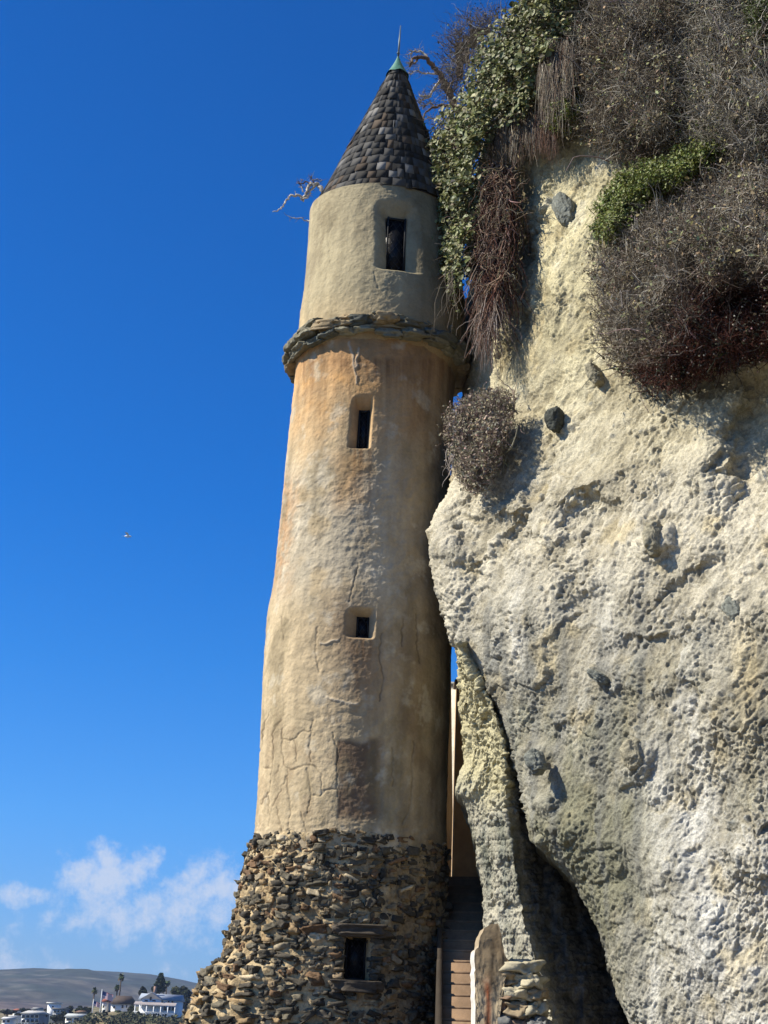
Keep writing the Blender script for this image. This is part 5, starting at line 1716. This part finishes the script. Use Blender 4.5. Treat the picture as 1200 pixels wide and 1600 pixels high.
def flagpole(x, ytop, ybot, Y, fw_, fh_, label, grp=None):
    b = P(x - (ybot - ytop) * .0436, ybot, Y); t = P(x, ytop, Y)
    t = np.array([b[0], Y, t[2]])
    o = thing('flagpole', (b[0], Y, b[2] - 2), label, 'flagpole', 'flagpoles across the cove')
    MB().tube([[b[0], Y, b[2] - 2], t], [.16, .10], 8).tube([t, t + np.array([0, 0, .22])], [.18, .12], 8).build('pole', M['white'], o, smooth=True)
    nu, nv = 24, 14
    U, Vv = np.meshgrid(np.linspace(0, 1, nu), np.linspace(0, 1, nv))
    xx = t[0] + .12 + U * fw_; zz_ = t[2] - .3 - Vv * fh_ - U * fh_ * .55
    yy = Y + .25 * np.sin(U * 9) * U
    st = np.floor(Vv * 12.999).astype(int) % 2
    c = np.where((st == 0)[..., None], np.array([.45, .05, .06]), np.array([.75, .75, .75]))
    ct = (U < .42) & (Vv < .54)
    c = np.where(ct[..., None], np.array([.03, .05, .16]), c)
    mk('flag', np.stack([xx, yy, zz_], -1), grid_faces(nv, nu), M['flag'], o, c.reshape(-1, 3), smooth=True)
    return o


flagpole(157.5, 1546.5, 1582, 466, 3.4, 2.0, 'tall white flagpole flying a red, white and blue striped flag')
flagpole(145, 1562, 1582, 474, 2.2, 1.4, 'shorter flagpole with a small striped flag, left of the tall one')


def leafy(mb, c, r, n, size, col, clumps=9):
    """uneven crown of leaf clumps"""
    k = rng.normal(0, 1, (clumps, 3)); k /= np.linalg.norm(k, axis=1, keepdims=True)
    cc_ = np.asarray(c) + k * np.asarray(r) * rng.uniform(.3, .75, (clumps, 1))
    i = rng.integers(0, clumps, n)
    v = rng.normal(0, 1, (n, 3)); v /= np.linalg.norm(v, axis=1, keepdims=True)
    p = cc_[i] + v * np.asarray(r) * .45 * rng.uniform(.5, 1.05, (n, 1))
    cl_ = vary(col, n, .3) * (0.8 + .4 * (i % 3)[:, None] / 2)
    leaves(mb, p, v + rng.normal(0, .5, (n, 3)), size * rng.uniform(.6, 1.3, n), cl_, 1.2)


M['foliage'] = material('far_foliage', attr=True, rough=.8, spec=.2)
M['trunk'] = material('tree_bark', (.10, .075, .055), rough=.9, var=(3, .3))


def ground_z(x, y): return float(bluff_z(np.array(float(x)), np.array(float(y))))


def palm(x, ytop, Y, crown_r, label):
    t = P(x, ytop, Y)
    zc = t[2] - crown_r * .9
    zg = ground_z(t[0], Y) - .5
    o = thing('palm_tree', (t[0], Y, zg), label, 'palm tree', 'palms on the bluff')
    MB().tube([[t[0] - .3, Y, zg], [t[0] - .1, Y, (zg + zc) / 2], [t[0], Y, zc]], [.32, .24, .22], 8).build('trunk', M['trunk'], o, smooth=True)
    mb = MB()
    for k in range(34):
        a = rng.uniform(0, 2 * math.pi); e = rng.uniform(-.9, 1.2)
        L = crown_r * rng.uniform(.85, 1.15)
        s = np.linspace(0, 1, 6)
        dirh = np.array([math.cos(a), math.sin(a), 0])
        rad = s * L * math.cos(e); zz_ = zc + .1 + s * L * math.sin(e) - .55 * L * s ** 2 * max(.2, math.cos(e))
        mid = np.array([t[0], Y, 0]) + dirh[None] * rad[:, None] + np.array([0, 0, 1])[None] * zz_[:, None]
        side = np.array([-dirh[1], dirh[0], 0]) * .30 * crown_r
        wv = np.sin(np.pi * np.clip(s * .92 + .06, 0, 1))[:, None]
        V = np.concatenate([mid, mid + side * wv - np.array([0, 0, .10 * crown_r]) * wv, mid - side * wv - np.array([0, 0, .10 * crown_r]) * wv])
        f = [[i, i + 1, i + 7, i + 6] for i in range(5)] + [[i + 1, i, i + 12, i + 13] for i in range(5)]
        mb.add(V, f, None, vary((.055, .075, .03), 1, .25)[0] if e > -.4 else vary((.13, .10, .06), 1, .2)[0])
    mb.build('crown', M['foliage'], o)


palm(190.5, 1519, 500, 1.5, 'tallest palm, standing behind the dark brown hipped roof')
palm(184.5, 1536, 505, 1.5, 'shorter palm just left of the tallest palm')
palm(148.5, 1541, 498, 1.3, 'lone palm left of the tall flagpole')
palm(262, 1528, 560, 1.6, 'slim palm showing behind the tiered conifer')


def conifer(x, ytop, ybot, Y, rb_, label):
    t = P(x, ytop, Y); b = P(x, ybot, Y)
    zg = ground_z(t[0], Y) - .5
    o = thing('conifer_tree', (t[0], Y, zg), label, 'conifer')
    MB().tube([[t[0], Y, zg], [t[0], Y, t[2]]], [.4, .06], 8).build('trunk', M['trunk'], o, smooth=True)
    mb = MB()
    H = t[2] - b[2]
    for k in range(13):
        f = k / 13
        z = b[2] + H * (.08 + .9 * f)
        r = rb_ * (1 - f) ** .8 + .25
        for j in range(9):
            a = 2 * math.pi * j / 9 + rng.uniform(-.25, .25)
            L = r * rng.uniform(.7, 1.1)
            n = 26
            s = rng.random(n)
            p = np.array([t[0], Y, z]) + np.stack([np.cos(a) * s * L, np.sin(a) * s * L, .12 * L * s ** 2], -1) + rng.normal(0, .16, (n, 3))
            leaves(mb, p, rng.normal(0, 1, (n, 3)) + np.array([0, -.3, .8]), .42, vary((.030, .045, .025), n, .3), 1.6)
    mb.build('crown', M['foliage'], o)


conifer(252, 1519.5, 1552, 495, 2.2, 'tiered dark conifer standing behind the big white house')


def tree(x, y, Y, rx, rz_, col, label, n=900, size=.55, name='leafy_tree', cat='tree'):
    c = P(x, y, Y)
    zg = min(ground_z(c[0], Y), c[2] - .3) - .4
    o = thing(name, (c[0], Y, zg), label, cat, 'trees and shrubs on the bluff')
    mb = MB().tube([[c[0], Y, zg], [c[0], Y, c[2]]], [.35, .15], 7)
    for k in range(5):
        v = rng.normal(0, 1, 3)
        mb.tube([[c[0], Y, zg + (c[2] - zg) * .6], c + v * np.array([rx, rx, rz_]) * .3], [.14, .05], 5)
    mb.build('trunk', M['trunk'], o, smooth=True)
    mb = MB(); leafy(mb, c, (rx, rx, rz_), n, size, col)
    mb.build('crown', M['foliage'], o)
    return o


DG, OG, BG = (.028, .036, .018), (.055, .060, .026), (.045, .055, .02)
s = pxm(490)
tree(224, 1549, 496, 9 * s, 8 * s, (.022, .028, .018), 'dark round topped tree left of the white house gable')
tree(272, 1549, 520, 13 * s, 11 * s, OG, 'broad olive tree right behind the white house roof', 1200)
tree(291, 1551, 515, 14 * s, 13 * s, DG, 'wide dark tree between the white house and the tower base', 1400)
tree(310, 1556, 512, 13 * s, 14 * s, (.04, .044, .02), 'tree half hidden by the left foot of the tower', 1200)
tree(290, 1569, 500, 12 * s, 10 * s, (.025, .03, .018), 'low dark tree just right of the white house', 900)
tree(110, 1580, 515, 10 * s, 8 * s, (.025, .028, .018), 'dark tree right of the balcony house', 800)
tree(126, 1578, 520, 9 * s, 7 * s, DG, 'dark spreading tree above the low white house', 800)
tree(66, 1589, 486, 7 * s, 6 * s, (.02, .024, .015), 'dark tree at the right end of the grey blue beach house', 700)
tree(88, 1591, 480, 12 * s, 6 * s, (.03, .032, .02), 'broad dark shrubbery below the balcony house', 900, cat='shrub', name='large_shrub')
tree(138, 1588, 466, 7 * s, 6 * s, OG, 'rounded shrub right of the low white house', 600, cat='shrub', name='large_shrub')
tree(12, 1581, 560, 14 * s, 5 * s, (.03, .035, .028), 'line of dark trees at the left frame edge', 900)
tree(40, 1580, 570, 14 * s, 5 * s, (.03, .038, .03), 'distant dark tree behind the grey blue beach house', 900)
tree(205, 1575, 478, 6 * s, 6 * s, OG, 'small tree between the brown roofed house and the white house', 500)
tree(188, 1584, 462, 13 * s, 5 * s, BG, 'green hedge like shrub under the brown roofed house', 900, cat='shrub', name='large_shrub')
tree(215, 1589, 455, 10 * s, 3.2 * s, (.30, .025, .04), 'red flowering shrub in front of the white house', 900, .4, cat='shrub', name='flowering_shrub')
tree(205, 1598, 448, 14 * s, 5 * s, (.05, .045, .03), 'brownish shrub below the red flowers', 800, cat='shrub', name='large_shrub')
tree(240, 1598, 448, 15 * s, 5 * s, (.05, .055, .025), 'green shrub on the slope below the white house', 900, cat='shrub', name='large_shrub')
tree(270, 1600, 449, 14 * s, 5 * s, (.035, .04, .02), 'dark shrub on the slope beside the tower foot', 900, cat='shrub', name='large_shrub')
tree(160, 1600, 450, 13 * s, 5 * s, (.04, .042, .025), 'shrub on the slope below the three awnings', 800, cat='shrub', name='large_shrub')

for (x_, y_, Y_, rx_, lb_) in ((72, 1584, 540, 9, 'dark tree behind the white box house'), (136, 1578, 530, 8, 'dark tree between the low white house and the shorter flagpole'), (28, 1587, 500, 7, 'dark rounded tree between the left edge houses'),
                              (100, 1588, 500, 8, 'dark tree touching the left end of the low white house'), (170, 1572, 520, 7, 'dark tree just behind the red roofed cottage'), (243, 1547, 530, 8, 'olive tree at the left foot of the tiered conifer')):
    tree(x_, y_, Y_, rx_ * s, rx_ * .8 * s, (.026, .031, .018), lb_, 700)
# ---- gull far out over the sea
g = P(200, 838, 60.0)
# low scrub covering the slope between the houses
mb = MB()
n = 9000
sx = rng.uniform(-.28, -.09, n); sy = rng.uniform(408, 444, n)
cl_n = fbm(np.stack([sx * sy / 7, sy / 7, sx * 0], -1), 3, seed=301)
keep = cl_n > -.12
sx, sy, cl_n = sx[keep], sy[keep], cl_n[keep]
n = len(sx)
sp = np.stack([sx * sy, sy, bluff_z(sx * sy, sy) + rng.uniform(0, 1, n) * (.8 + 1.6 * np.clip(cl_n + .1, 0, 1))], -1)
scol = np.where((rng.random(n) < .5)[:, None], np.array([.03, .036, .018]), np.array([.06, .06, .03])) * (1 + cl_n[:, None])
leaves(mb, sp, rng.normal(0, .6, (n, 3)) + np.array([0, -.5, .5]), rng.uniform(.5, 1.0, n), np.clip(scol * (1 + rng.normal(0, .3, (n, 1))), .008, 1), 1.2)
tag(mb.build('scrub', M['foliage']), 'low dark scrub covering the slope below the houses', 'scrub', kind='stuff')

# ---- gull
gull = thing('gull', tuple(g), 'tiny white gull in flight in the open sky left of the tower', 'bird')
mb = MB()
V0, F0 = ICO2
body = V0 * np.array([.16, .05, .05])
mb.add(body + g, None, F0)
mb.add(np.array([[-.13, 0, .02], [-.28, -.03, .0], [-.28, .03, .0]]) + g, None, [[0, 1, 2]])
for sy in (-1, 1):
    mb.add(np.array([[.06, sy * .02, .03], [.02, sy * .22, .10], [-.08, sy * .42, .05], [-.10, sy * .20, .08], [-.05, sy * .02, .03]]) + g, [[0, 1, 3, 4]], [[1, 2, 3]])
mb.build('body', M['feather'], gull, smooth=True)

# ------------------------------------------------------------------ sea air
hz_m = bpy.data.materials.new('sea_haze'); hz_m.use_nodes = True
hn_ = hz_m.node_tree.nodes; hn_.remove(hn_['Principled BSDF'])
pv = hn_.new('ShaderNodeVolumePrincipled')
pv.inputs['Color'].default_value = (.50, .66, .95, 1)
pv.inputs['Density'].default_value = .00010
pv.inputs['Anisotropy'].default_value = .1
hz_m.node_tree.links.new(pv.outputs[0], hn_['Material Output'].inputs['Volume'])
mb = MB().box((-300, 1980, 63.5), (9000, 4600, 133))
tag(mb.build('haze', hz_m), 'thin bluish sea haze over the cove', 'haze', kind='stuff')
